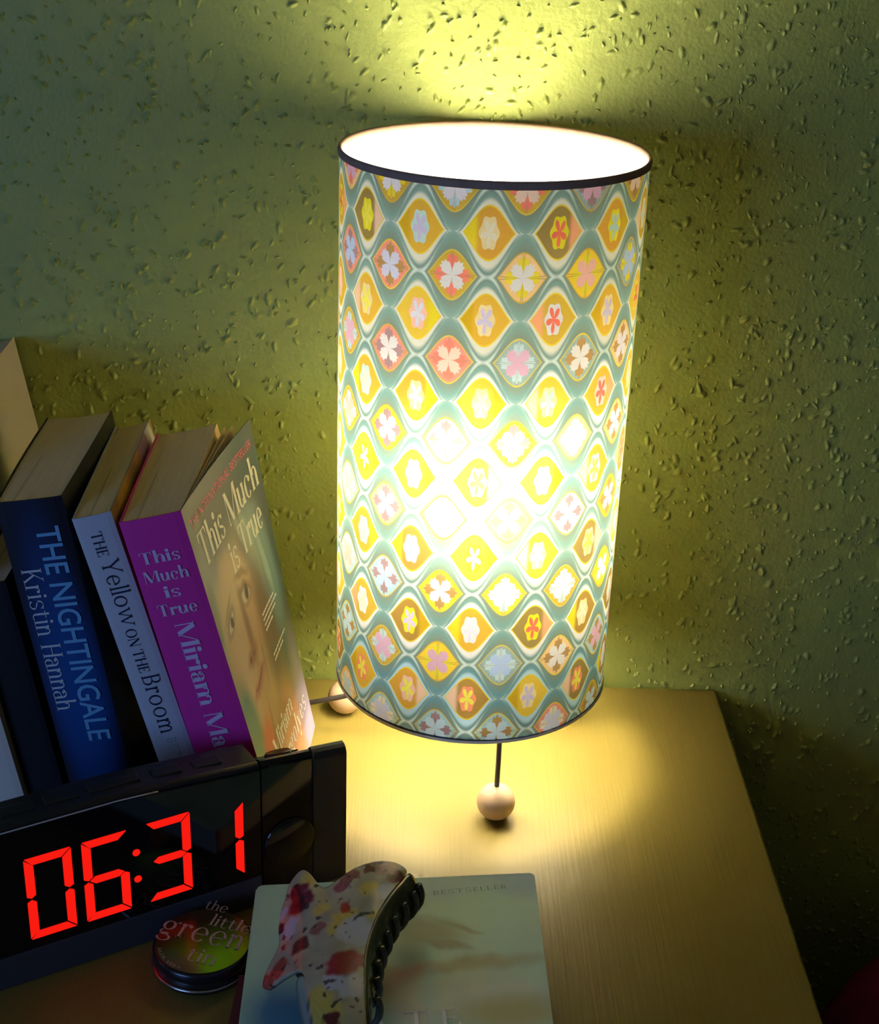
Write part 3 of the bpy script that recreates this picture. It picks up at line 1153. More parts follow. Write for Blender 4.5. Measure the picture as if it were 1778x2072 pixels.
def cb(w_, h_, rw, rh, rot, col, soft, al=1.0):
    return (w_/118.0, h_/198.0, rw/118.0, rh/198.0, rot, col, soft, al)
SKIN = (0.50, 0.345, 0.19)
M_PORTRAIT = blobs('portrait_cover_print', (0.10, 0.11, 0.085), [
    cb(96, 140, 34, 62, 8, (0.035, 0.075, 0.07), 0.5),
    cb(62, 150, 66, 26, 0, (0.07, 0.08, 0.07), 0.5),
    cb(8, 105, 22, 60, 0, (0.34, 0.37, 0.28), 0.5),          # pale curls
    cb(86, 132, 17, 28, 20, (0.26, 0.36, 0.31), 0.5),
    cb(98, 112, 12, 34, 10, (0.14, 0.24, 0.23), 0.5),
    cb(40, 148, 30, 14, 10, (0.26, 0.26, 0.17), 0.6),
    cb(80, 140, 5, 24, 24, (0.36, 0.46, 0.38), 0.5),
    cb(94, 126, 3.5, 22, 16, (0.30, 0.42, 0.36), 0.5),
    cb(70, 152, 3, 16, 40, (0.33, 0.38, 0.30), 0.5),
    cb(4, 140, 6, 16, -20, (0.16, 0.19, 0.14), 0.5),
    cb(12, 112, 3.5, 14, -14, (0.15, 0.18, 0.13), 0.5),
    cb(40, 102, 37, 54, -6, SKIN, 0.16),                      # face
    cb(60, 80, 22, 46, -10, (0.42, 0.26, 0.12), 0.6, 0.75),
    cb(76, 92, 13, 46, -4, (0.12, 0.075, 0.035), 0.6, 0.9),
    cb(33, 138, 24, 14, 0, (0.56, 0.46, 0.26), 0.7, 0.7),
    cb(20, 92, 14, 20, 0, (0.60, 0.44, 0.30), 0.7, 0.7),
    cb(22, 127, 9, 5.0, 12, (0.24, 0.17, 0.10), 0.5),       # eyes
    cb(22, 126.6, 6.2, 3.1, 12, (0.58, 0.52, 0.42), 0.3),
    cb(23, 126.8, 3.0, 3.0, 0, (0.06, 0.045, 0.03), 0.3),
    cb(54, 127, 10.5, 5.6, -8, (0.22, 0.14, 0.07), 0.5),
    cb(54, 126, 7.4, 3.4, -8, (0.56, 0.48, 0.36), 0.3),
    cb(56, 126.3, 3.6, 3.6, 0, (0.06, 0.04, 0.025), 0.3),
    cb(22, 134, 10, 2.0, 14, (0.30, 0.24, 0.14), 0.6, 0.8),   # brows
    cb(55, 137, 11, 2.2, -8, (0.26, 0.18, 0.09), 0.6, 0.8),
    cb(44, 112, 4.2, 18, 4, (0.20, 0.11, 0.055), 0.7, 0.85),   # nose
    cb(40, 98, 10, 4.6, 0, (0.28, 0.14, 0.085), 0.6, 0.9),
    cb(35, 98, 2.4, 1.4, 0, (0.16, 0.07, 0.05), 0.5),
    cb(43, 97.5, 2.2, 1.4, 0, (0.16, 0.07, 0.05), 0.5),
    cb(39, 82, 15, 3.8, 4, (0.42, 0.15, 0.12), 0.5, 0.9),     # mouth
    cb(39, 83, 12, 0.9, 4, (0.18, 0.06, 0.05), 0.4),
    cb(56, 88, 2.0, 14, -14, (0.28, 0.17, 0.09), 0.7, 0.7),
    cb(7, 66, 15, 32, 0, (0.07, 0.21, 0.19), 0.35),           # teal ground
    cb(27, 34, 17, 30, -16, (0.62, 0.11, 0.08), 0.3),         # red collar
    cb(38, 34, 3.5, 30, -14, (0.34, 0.12, 0.05), 0.4),
    cb(74, 26, 26, 30, 0, (0.50, 0.24, 0.12), 0.5),
    cb(108, 18, 14, 46, 0, (0.33, 0.28, 0.40), 0.5),
], 0.42, 0.3, distort=0.022, dscale=9.0)
fc = build_cover(M_PORTRAIT)
fc['label'] = 'grey-green front cover with a close portrait of an elderly face and curly hair'
M_CREAM_INK = plain('cream_ink', (0.74, 0.72, 0.55), 0.35, 0.4)
M_PINK_INK = plain('pink_ink', (0.62, 0.07, 0.13), 0.35, 0.4)
M_COVER_WHITE = plain('cover_white_ink', (0.88, 0.85, 0.80), 0.35, 0.4)
def cfn(w0, h0):
    return lambda x, y: cover_pt(w0+x, h0+y, 0.00015)
cond = dict(s=0.13, h=0.028, e=0.03)
lay_text('title_lettering', text_polys('This Much', **cond), cfn(0.009, 0.1630), M_CREAM_INK, fc, 0.0175, 0.104)
lay_text('title_lettering', text_polys('is True', **cond), cfn(0.046, 0.1415), M_CREAM_INK, fc, 0.0170, 0.061)
lay_text('banner_lettering', sans_polys('THE INTERNATIONAL BESTSELLER', 0.006), cfn(0.006, 0.1850), M_PINK_INK, fc, 0.0046, 0.106, cap=0.69)
lay_text('author_lettering', text_polys('Miriam', **fat), cfn(0.030, 0.0375), M_COVER_WHITE, fc, 0.0125, 0.052)
lay_text('author_lettering', text_polys('Margolyes', **fat), cfn(0.028, 0.0215), M_COVER_WHITE, fc, 0.0125, 0.082)
def blurb(w0, h0, rows):
    rng = random.Random(int(w0*1e5))
    vs_, fs = [], []
    for r_, ln in enumerate(rows):
        x = 0.0
        while x < ln:
            wd = rng.uniform(0.0016, 0.0042)
            b = len(vs_)
            for (a, c) in ((0, 0), (wd, 0), (wd, 0.0013), (0, 0.0013)):
                vs_.append(cover_pt(w0+x+a+c*0.2, h0-r_*0.0031+c, 0.00015))
            fs.append((b, b+1, b+2, b+3))
            x += wd+0.0007
    return mesh_obj('blurb_lettering', vs_, fs, M_COVER_WHITE, fc)
blurb(0.070, 0.1035, (0.026, 0.027, 0.024, 0.016))
blurb(0.072, 0.0775, (0.028, 0.022))
# two loose leaves between pages and cover
for q, k_ in enumerate((0.30, 0.55)):
    vs_, fs = [], []
    n = 8
    for i in range(n+1):
        for z_ in (0.001, PH-0.001):
            p = cover_pt(0.108*i/n, z_)
            base_x = PT-0.0006+0.0028*math.sin(math.pi/2*min(1, i/n*1.15))
            vs_.append((base_x+(p.x-base_x)*k_*(0.5 if z_ < 0.1 else 1.0)+0.0001, 0.102*i/n+0.001, z_))
    for i in range(n):
        fs.append((2*i, 2*i+2, 2*i+3, 2*i+1))
    leaf = mesh_obj('loose_page', vs_, fs, M_PAGE_B, pb)
    md = leaf.modifiers.new('thick', 'SOLIDIFY')
    md.thickness = 0.00025

# ================================================================== ALARM CLOCK
CY = math.radians(29.99)
clk = thing('alarm_clock', 'black digital alarm clock with large red glowing numerals', 'clock', (-0.21447, -0.28188, 0))
clk.rotation_euler = (0, 0, CY)
def clock_top(s):
    # height of the front upper edge along the length
    return 0.0872 if s < 0.06 else 0.0872-0.0085*((s-0.06)/0.115)**1.15
def clock_prism(name, s0, s1, y0, y1, zb, zt_off, mat, parent, n=10, r=0.003, drop=0.001):
    """extruded body between s0 and s1; cross-section rounded at top edges"""
    vs_, fs = [], []
    def sect(s):
        t = clock_top(s)+zt_off
        pts = [(y0, zb), (y1, zb), (y1, t-drop-r)]
        for q in range(5):
            a = math.radians(90*q/4)
            pts.append((y1-r+r*math.cos(a), t-drop-r+r*math.sin(a)))
        for q in range(5):
            a = math.radians(90+90*q/4)
            pts.append((y0+r+r*math.cos(a), t-r+r*math.sin(a)))
        return pts
    L = 0
    for i in range(n+1):
        s = s0+(s1-s0)*i/n
        pts = sect(s)
        L = len(pts)
        for (y, z) in pts:
            vs_.append((s, y, z))
    for i in range(n):
        for q in range(L):
            w_ = (q+1) % L
            fs.append((i*L+q, i*L+w_, (i+1)*L+w_, (i+1)*L+q))
    fs.append(tuple(reversed(range(L))))
    fs.append(tuple(n*L+q for q in range(L)))
    return mesh_obj(name, vs_, fs, mat, parent)
body = clock_prism('body', -0.018, 0.1293, 0.0012, 0.0235, 0.0, -0.0006, M_BLACK, clk, r=0.0025)
screen = clock_prism('display_screen', -0.0165, 0.1290, 0.0, 0.0010, 0.0180, -0.0035, M_BLACKGLOSS, clk, r=0.0003)
base_ = box('base_strip', -0.0165, 0.1290, -0.0004, 0.0010, 0.0004, 0.0175, plain('satin_dark_plastic', (0.045, 0.045, 0.05), 0.5, 0.4), clk, bevel=0.0004)  # strip paled and sized to stand for a blue reflection low on the front
blk = clock_prism('side_module', 0.1300, 0.1562, 0.0004, 0.0190, 0.0, 0.0002, M_BLACKGLOSS, clk, r=0.0035, drop=0.0075)
cap = clock_prism('end_cap', 0.1570, 0.1752, 0.0002, 0.0180, 0.0, 0.0004, M_BLACK, clk, r=0.005, drop=0.0085)
bv = cap.modifiers.new('bev', 'BEVEL'); bv.width = 0.004; bv.segments = 3; bv.limit_method = 'ANGLE'; bv.angle_limit = math.radians(60)
# projector dial on the side module and lens on top
dial = lathe('projector_dial', [(0.0003, 0.0016), (0.0125, 0.0016), (0.0132, 0.0010), (0.0136, 0.0), (0.0003, 0.0)], M_BLACKGLOSS, clk, seg=40)
dial.rotation_euler = (math.radians(90), 0, 0)
dial.location = (0.1440, 0.0004, 0.0330)
lens = lathe('projector_lens', [(0.0003, 0.0012), (0.0042, 0.0016), (0.0060, 0.0022), (0.0066, 0.0016), (0.0068, 0.0), (0.0003, 0.0)], plain('dark_red_lens', (0.06, 0.012, 0.012), 0.15, 0.6), clk, seg=28)
lens.location = (0.143, 0.0100, 0.0772)
lens.rotation_euler = (math.radians(-27), 0, 0)
# buttons on the top
for i, (s0, s1) in enumerate(((0.010, 0.026), (0.030, 0.046), (0.050, 0.074), (0.080, 0.094), (0.100, 0.114))):
    zt = clock_top((s0+s1)/2)-0.0018
    bt = box('top_button', s0, s1, 0.0085, 0.0155, zt-0.004, zt+0.0018, M_BLACK, clk, bevel=0.0008)
# pale tube standing in for the highlight along the bezel edge
edge = tube('bezel_highlight', [(-0.016+0.0095*i, -0.0001, clock_top(-0.016+0.0095*i)-0.0026) for i in range(11)], 0.00032, plain('highlight_grey', (0.62, 0.62, 0.64), 0.35, 0.6), screen, 6)

def seg_poly(a, b, th, ba, bb):
    """segment from a to b; ends cut by ba/bb: (-1, 0, 1) mitre direction"""
    a, b = Vector(a), Vector(b)
    d = (b-a).normalized()
    n = Vector((-d.y, d.x))
    return a, b, d, n
SL = 0.0006
def seven(s0, digit, w_=0.0212, zb=0.0233, zt=0.0676, th=0.0041):
    on = {'0': 'abcdef', '6': 'acdefg', '3': 'abcdg', '1': 'bc'}[digit]
    zm = (zb+zt)/2
    g = 0.0004
    L, R = s0, s0+w_
    P = {
        'a': [(L+g, zt), (R-g, zt), (R-th-g, zt-th*0.92), (L+th*0.8+g, zt-th*0.92)],
        'd': [(L+g, zb), (L+th*0.8+g, zb+th*0.92), (R-th-g, zb+th*0.92), (R-g, zb)],
        'f': [(L, zt-g*1.6), (L+th, zt-th-g), (L+th, zm+th*0.5), (L+th*0.5, zm+g*1.3), (L, zm+th*0.4)],
        'e': [(L, zb+g*1.6), (L, zm-th*0.4), (L+th*0.5, zm-g*1.3), (L+th, zm-th*0.5), (L+th, zb+th+g)],
        'b': [(R, zt-g*1.6), (R, zm+th*0.4), (R-th*0.5, zm+g*1.3), (R-th, zm+th*0.5), (R-th, zt-th-g)],
        'c': [(R, zb+g*1.6), (R-th, zb+th+g), (R-th, zm-th*0.5), (R-th*0.5, zm-g*1.3), (R, zm-th*0.4)],
        'g': [(L+th*0.7, zm), (L+th*1.3, zm+th*0.46), (R-th*1.2, zm+th*0.46), (R-th*0.6, zm), (R-th*1.2, zm-th*0.46), (L+th*1.3, zm-th*0.46)],
    }
    for k_ in on:
        led_piece('digit_segment', P[k_])
def led_piece(name, pts):
    n = len(pts)
    vs_ = [(x, -0.00045, z) for x, z in pts]+[(x, 0.0, z) for x, z in pts]
    fs = [tuple(range(n)), tuple(reversed(range(n, 2*n)))]+[(i, i+n, (i+1) % n+n, (i+1) % n) for i in range(n)]
    return mesh_obj(name, vs_, fs, M_RED_LED, screen)
seven(0.0162, '0')
seven(0.0421, '6')
seven(0.0722, '3')
seven(0.0987, '1', zt=0.0645, zb=0.0222)
for zc in (0.0536, 0.0386):
    led_piece('colon_dot', [(0.0671+0.0018*math.cos(2*math.pi*i/14), zc+0.0018*math.sin(2*math.pi*i/14)) for i in range(14)])

# ================================================================== LITTLE TIN
TC = at(409, 1899, 0.0135)+Vector((0.0006, -0.0012, 0))
tin = thing('lip_balm_tin', 'small round lidded tin printed green with cream lettering, beside the clock', 'tin', (TC.x, TC.y, 0))
TR_ = 0.0232
M_TINBLACK = plain('black_tin_enamel', (0.010, 0.010, 0.011), 0.25, 0.5)
lathe('tin_base', [(0.0004, 0.0), (TR_-0.0022, 0.0), (TR_-0.0010, 0.0010), (TR_-0.0010, 0.0062), (0.0004, 0.0062)], M_TINBLACK, tin, seg=64)
lathe('rim', [(TR_-0.0009, 0.0030), (TR_+0.0006, 0.0034), (TR_+0.0009, 0.0040), (TR_+0.0005, 0.0046), (TR_-0.0009, 0.0048), (TR_-0.0009, 0.0030)], plain('bare_tin_edge', (0.50, 0.50, 0.50), 0.25, 0.5, metal=1.0), tin, seg=64)
lid = lathe('lid', [(TR_-0.0010, 0.0050), (TR_, 0.0052), (TR_, 0.0118), (TR_-0.0008, 0.0130), (TR_-0.0022, 0.0134), (TR_-0.0024, 0.0133), (0.0004, 0.0133)], M_TINBLACK, tin, seg=64)
dv, duvs = [(0, 0, 0.01345)], [(0.5, 0.5)]
for i in range(64):
    a = 2*math.pi*i/64
    dv.append(((TR_-0.0014)*math.cos(a), (TR_-0.0014)*math.sin(a), 0.01345))
    duvs.append((0.5+0.5*math.cos(a), 0.5+0.5*math.sin(a)))
M_TINPRINT = blobs('green_tin_print', (0.035, 0.042, 0.014), [
    (0.12, 0.66, 0.30, 0.28, 0, (0.045, 0.030, 0.012), 0.6),
    (0.72, 0.22, 0.60, 0.42, 25, (0.14, 0.30, 0.014), 0.6),
    (0.80, 0.20, 0.40, 0.24, 35, (0.30, 0.75, 0.012), 0.6),
    (0.28, 0.10, 0.30, 0.16, -30, (0.04, 0.14, 0.06), 0.6)], 0.22, 0.5, distort=0.03)
lp = mesh_obj('lid_print', dv, [(0, 1+i, 1+(i+1) % 64) for i in range(64)], M_TINPRINT, lid, False, duvs)
M_TIN_INK = plain('tin_cream_ink', (0.50, 0.47, 0.34), 0.3, 0.4)
ser = dict(s=0.075, h=0.026, e=0.04)
def tin_line(txt, p0, p1, cap_h):
    a, b = at(p0[0], p0[1], 0.0135)-TC, at(p1[0], p1[1], 0.0135)-TC
    rr_ = (b-a); rr_.z = 0
    L = rr_.length
    rr_.normalize()
    uu_ = Vector((-rr_.y, rr_.x, 0))
    lay_text('lettering', text_polys(txt, **ser), planar(Vector((a.x, a.y, 0.01357)), rr_, uu_), M_TIN_INK, lid, cap_h, L)
tin_line('the', (412, 1838), (459, 1848), 0.0066)
tin_line('little', (421, 1871), (507, 1892), 0.0078)
tin_line('green', (318, 1887), (485, 1924), 0.0140)
tin_line('tin', (371, 1941), (433, 1956), 0.0092)
def curved(txt, r, a0, a1):
    polys, w = text_polys(txt, 0.10, 0.06, 0.03, 0.05)
    def f(x, y):
        a = math.radians(a0)+(math.radians(a1)-math.radians(a0))*x
        rr = r-y
        return Vector((rr*math.cos(a), rr*math.sin(a), 0.01357))
    return polys, w, f
polys, w, f = curved('ALOE VERA', TR_-0.0022, 196, 250)
lay_text('lettering', (polys, w), lambda x, y: f(x, y), M_TIN_INK, lid, 0.0018, 1.0)

# ================================================================== FRONT BOOKS
# dark red book underneath
M_DKRED = plain('dark_red_cover', (0.075, 0.010, 0.014), 0.5, 0.4, mottled=0.2, scale=40)
ub = thing('dark_red_book', 'dark red book lying flat under the pale teal paperback', 'book', (0, 0, 0), 'books lying on the table front')
# outline fitted on the table
UA = math.radians(5.0)
uo = Vector((-0.1085, -0.4370, 0))
ub.location = uo
ub.rotation_euler = (0, 0, math.radians(-1.5))
box('page_block', 0.001, 0.131, 0.001, 0.149, 0.0008, 0.0172, M_PAGE_A, ub)
box('back_cover', 0.0, 0.132, 0.0, 0.150, 0.0, 0.0007, M_DKRED, ub)
box('front_cover', 0.0, 0.132, 0.0, 0.150, 0.0173, 0.0180, M_DKRED, ub)
box('spine', -0.0006, 0.0, 0.0, 0.150, 0.0, 0.0180, M_DKRED, ub)

# pale teal paperback on top
ZL, ZR = 0.0325, 0.0405
PTL, PTR = at(521, 1788, ZL), at(1080, 1762, ZR)
PBL, PBR = at(485, 2072, ZL), at(1119, 2072, ZR)
dL = (PBL-PTL).normalized(); dR = (PBR-PTR).normalized()
PBL = PTL+dL*0.192; PBR = PTR+dR*0.192
tb = thing('teal_paperback', 'pale teal paperback with a misty painted cover under the hair clip', 'book', (PTL.x, PTL.y, 0.0182), 'books lying on the table front')
tloc = Vector(tb.location)
def tq(u, v, z=None):
    """u left->right, v bottom->top of the cover"""
    a = PBL*(1-v)+PTL*v
    b = PBR*(1-v)+PTR*v
    p = a*(1-u)+b*u
    if z is not None:
        p = Vector((p.x, p.y, z))
    return p-tloc
def rounded_uv(inset=0.0, r=0.022):
    pts = []
    asp = 0.132/0.192
    for (cx, cy, a0) in ((1-r, 1-r, 0), (r, 1-r, 90), (r, r, 180), (1-r, r, 270)):
        for k_ in range(6):
            a = math.radians(a0+18*k_)
            pts.append((cx+(r-inset)*math.cos(a), cy+(r-inset)*math.sin(a)*asp))
    return pts
def slab(name, z_lo, z_hi, mat, inset=0.0):
    """z_lo / z_hi: functions of (u, v) giving local height"""
    pts = rounded_uv(inset)
    n = len(pts)
    vs_, uvs = [], []
    for lay, zf in ((0, z_lo), (1, z_hi)):
        for (u, v) in pts:
            p = tq(u, v)
            vs_.append((p.x, p.y, zf(u, v)))
            uvs.append((u, v))
        p = tq(0.5, 0.5)
        vs_.append((p.x, p.y, zf(0.5, 0.5)))
        uvs.append((0.5, 0.5))
    o = n+1
    fs = []
    for i in range(n):
        j = (i+1) % n
        fs += [(n, j, i), (o+n, o+i, o+j), (i, j, o+j, o+i)]
    return mesh_obj(name, vs_, fs, mat, tb, False, uvs)
top_z = lambda u, v: (ZL*(1-u)+ZR*u)-0.0182
slab('back_cover', lambda u, v: 0.0, lambda u, v: 0.0006, M_DKRED)
slab('page_block', lambda u, v: 0.0007, lambda u, v: top_z(u, v)-0.0007, M_PAGE_C, 0.008)
def tuv(px, py):
    """cover coordinates of the spot seen at a photo pixel"""
    p = at(px, py, 0.0365)
    u, v = 0.5, 0.5
    for _ in range(12):
        e = tq(u, v)+tloc-p
        dxu = (PTR-PTL)
        dxv = (PTL-PBL)
        v -= e.y/dxv.y
        e = tq(u, v)+tloc-p
        u -= e.x/dxu.x
    return u, v
def tblob(px, py, rx, ry, rot, col, soft, al=1.0):
    u, v = tuv(px, py)
    u2, _ = tuv(px+rx, py)
    _, v2 = tuv(px, py-ry)
    return (u, v, max(0.004, u2-u), max(0.004, v2-v), rot, col, soft, al)
M_TEALCOVER = blobs('misty_teal_cover_print', (0.43, 0.67, 0.52), [
    tblob(820, 1900, 330, 60, 0, (0.43, 0.64, 0.55), 0.6),
    tblob(1060, 1790, 120, 34, -4, (0.29, 0.43, 0.61), 0.6),
    tblob(900, 1800, 120, 26, 0, (0.41, 0.61, 0.64), 0.7),
    tblob(980, 1880, 70, 60, 0, (0.43, 0.72, 0.67), 0.7),
    tblob(860, 1885, 74, 26, -10, (0.22, 0.28, 0.16), 0.55),
    tblob(900, 1915, 50, 9, -14, (0.19, 0.23, 0.14), 0.5),
    tblob(925, 1882, 44, 5, -18, (0.20, 0.28, 0.19), 0.6),
    tblob(862, 1930, 22, 16, 0, (0.41, 0.80, 0.72), 0.5),
    tblob(830, 1915, 46, 46, 0, (0.20, 0.28, 0.17), 0.6, 0.7),
    tblob(930, 1960, 160, 13, 3, (0.28, 0.32, 0.19), 0.7),
    tblob(810, 1985, 60, 24, 20, (0.49, 0.32, 0.23), 0.7),
    tblob(850, 2030, 70, 46, 0, (0.64, 0.64, 0.49), 0.5),
    tblob(985, 2020, 110, 40, 0, (0.61, 0.68, 0.54), 0.6),
    tblob(870, 2010, 20, 40, 0, (0.38, 0.67, 0.64), 0.7, 0.6),
    tblob(1040, 2060, 110, 34, 0, (0.43, 0.43, 0.19), 0.7),
    tblob(570, 2050, 80, 60, -20, (0.13, 0.36, 0.48), 0.7),
], 0.38, 0.45, distort=0.02, dscale=9.0)
fc2 = slab('front_cover', lambda u, v: top_z(u, v)-0.0006, top_z, M_TEALCOVER)
fc2['label'] = 'misty sky-blue and green painted front cover'
# spine edge (dark) on the left
vs_ = [tq(-0.004, 0.02, 0.0182), tq(0.002, 0.02, 0.0182), tq(0.002, 0.98, 0.0182), tq(-0.004, 0.98, 0.0182)]
vs_ = vs_+[v+Vector((0, 0, ZL-0.0182-0.0004)) for v in vs_]
mesh_obj('spine', vs_, [(0, 3, 2, 1), (4, 5, 6, 7), (0, 1, 5, 4), (1, 2, 6, 5), (2, 3, 7, 6), (3, 0, 4, 7)], M_TEALCOVER, tb)
M_TEAL_INK = plain('muted_teal_ink', (0.16, 0.24, 0.26), 0.45, 0.3)
def tfn2(px, py, px2, py2):
    """text line on the cover from pixel to pixel; returns fn and length"""
    u0, v0 = tuv(px, py); u1, v1 = tuv(px2, py2)
    a, b = tq(u0, v0), tq(u1, v1)
    r = (b-a)
    L = r.length
    r.normalize()
    nrm = Vector((0, 0, 1))
    upd = nrm.cross(r).normalized()
    nn = r.cross(upd).normalized()
    return (lambda x, y: a+r*x+upd*y+Vector((0, 0, 0.0003))), L
fn, L_ = tfn2(655, 1827, 1030, 1809)
lay_text('banner_lettering', text_polys('INTERNATIONAL BESTSELLER', 0.07, 0.03, 0.04, 0.14), fn, M_TEAL_INK, fc2, 0.0030, L_)
fn, L_ = tfn2(655, 2093, 952, 2083)
lay_text('title_lettering', text_polys('KATE', 0.075, 0.026, 0.045, 0.16), fn, M_COVER_WHITE, fc2, 0.0105, L_)

# ================================================================== HAIR CLIP
clip = thing('hair_claw_clip', 'glossy floral claw hair clip lying on the pale teal paperback', 'hair clip', (0, 0, 0))
CZ = 0.0365
outline = [(611, 1755, 24), (628, 1765, 25), (647, 1797, 24), (660, 1799, 25), (688, 1776, 28), (714, 1756, 31), (746, 1745, 33), (778, 1740, 34), (808, 1746, 33),
           (827, 1761, 31), (821, 1772, 31), (799, 1795, 32), (776, 1825, 32), (759, 1857, 32), (746, 1891, 31), (738, 1923, 31), (736, 1961, 30), (737, 2008, 30), (741, 2062, 29),
           (748, 2120, 27), (728, 2150, 25), (690, 2150, 24), (652, 2132, 24), (634, 2062, 25), (624, 1998, 26), (614, 1963, 25), (598, 1960, 21), (572, 1976, 13), (540, 2006, 4),
           (531, 2002, 3), (529, 1988, 4), (543, 1953, 8), (560, 1925, 11), (568, 1906, 12), (561, 1887, 10), (567, 1867, 12), (565, 1844, 11), (579, 1820, 15), (581, 1793, 18), (596, 1773, 21)]
inner = [(660, 1850, 27), (700, 1830, 30), (740, 1800, 33), (790, 1770, 34), (620, 1830, 24), (605, 1800, 23), (620, 1880, 24), (650, 1900, 27), (700, 1880, 30), (690, 1940, 31),
         (650, 1945, 28), (700, 2000, 31), (660, 2010, 29), (690, 2060, 30), (690, 2110, 28), (600, 1925, 20), (575, 1950, 13), (595, 1860, 19), (730, 1860, 31), (720, 1790, 32)]
P3 = [at(x, y, CZ+z*0.001) for x, y, z in outline+inner]
no = len(outline)
P2 = [Vector((p[0]*1.0, -p[1]*1.0)) for p in outline+inner]
res = delaunay_2d_cdt(P2, [], [list(range(no))], 1, 0.01)
tri = [tuple(f_) for f_ in res[2]]
vmap = []
for v in res[0]:
    j = min(range(len(P2)), key=lambda i: (P2[i]-v).length)
    vmap.append(P3[j])
def floral(p, seed=0.0):
    px = p
    return px
ROSES = [((695, 1945, 31), 0.0085, (0.30, 0.030, 0.028)), ((603, 1822, 22), 0.0075, (0.16, 0.018, 0.022)), ((598, 1800, 22), 0.0055, (0.17, 0.02, 0.022)), ((699, 1832, 31), 0.0038, (0.36, 0.05, 0.02)),
         ((560, 1960, 12), 0.0060, (0.30, 0.07, 0.045)), ((540, 1990, 5), 0.0055, (0.32, 0.08, 0.05)), ((690, 1785, 30), 0.0050, (0.26, 0.09, 0.065)), ((710, 1772, 31), 0.0045, (0.24, 0.09, 0.06)),
         ((802, 1775, 32), 0.0045, (0.15, 0.035, 0.03)), ((745, 1757, 33), 0.0030, (0.17, 0.05, 0.04)), ((605, 1915, 20), 0.0055, (0.13, 0.045, 0.03)), ((568, 1885, 11), 0.0032, (0.10, 0.02, 0.03)),
         ((640, 1880, 25), 0.0038, (0.30, 0.13, 0.07)), ((668, 2060, 28), 0.0040, (0.14, 0.02, 0.02)), ((780, 1755, 33), 0.006, (0.34, 0.18, 0.15))]
YELS = [((745, 1795, 33), 0.0050), ((700, 1850, 30), 0.0060), ((650, 1840, 26), 0.0045), ((622, 1775, 25), 0.0050), ((640, 2020, 27), 0.0075), ((655, 2055, 27), 0.0090), ((760, 1850, 32), 0.0035), ((788, 1748, 34), 0.0028), ((680, 1870, 30), 0.006)]
WHITES = [((715, 1875, 31), 0.0080), ((725, 1890, 31), 0.0075), ((585, 1880, 16), 0.0060), ((785, 1800, 33), 0.0048), ((575, 1850, 13), 0.004), ((710, 1990, 31), 0.0070), ((670, 1985, 29), 0.005), ((820, 1752, 32), 0.004)]
RS = [(at(a[0], a[1], CZ+a[2]*0.001), r, c) for a, r, c in ROSES]
YS = [(at(a[0], a[1], CZ+a[2]*0.001), r) for a, r in YELS]
WS = [(at(a[0], a[1], CZ+a[2]*0.001), r) for a, r in WHITES]
def sstep(x, a, b):
    t = max(0.0, min(1.0, (x-a)/(b-a)))
    return t*t*(3-2*t)
def floral_col(p):
    q = p+Vector((mnoise.noise(p*260), mnoise.noise(p*260+Vector((7, 3, 1))), mnoise.noise(p*260+Vector((1, 9, 4)))))*0.0022
    n = mnoise.noise(p*130)
    c = Vector((0.40, 0.36, 0.22)) + Vector((0.10, 0.09, 0.05))*n
    for (o, r) in YS:
        f_ = 1-sstep((q-o).length/r, 0.6, 1.15)
        st = 0.6+0.4*mnoise.noise(Vector((p.x*900+p.y*500, p.y*60, 0)))
        c = c.lerp(Vector((0.60, 0.46, 0.08))*(0.75+0.35*st), f_*0.9)
    for (o, r) in WS:
        c = c.lerp(Vector((0.50, 0.50, 0.50)), 0.9*(1-sstep((q-o).length/r, 0.7, 1.1)))
    for (o, r, cc) in RS:
        d = (q-o).length/r
        f_ = 1-sstep(d, 0.75, 1.1)
        pet = 0.75+0.55*abs(mnoise.noise(q*420))
        c = c.lerp(Vector(cc)*pet*1.15, f_)
    dk = mnoise.noise(p*330+Vector((3, 3, 3)))
    if dk > 0.42:
        c = c.lerp(Vector((0.035, 0.03, 0.018)), sstep(dk, 0.42, 0.52)*0.9)
    return (max(0, c.x), max(0, c.y), max(0, c.z), 1)
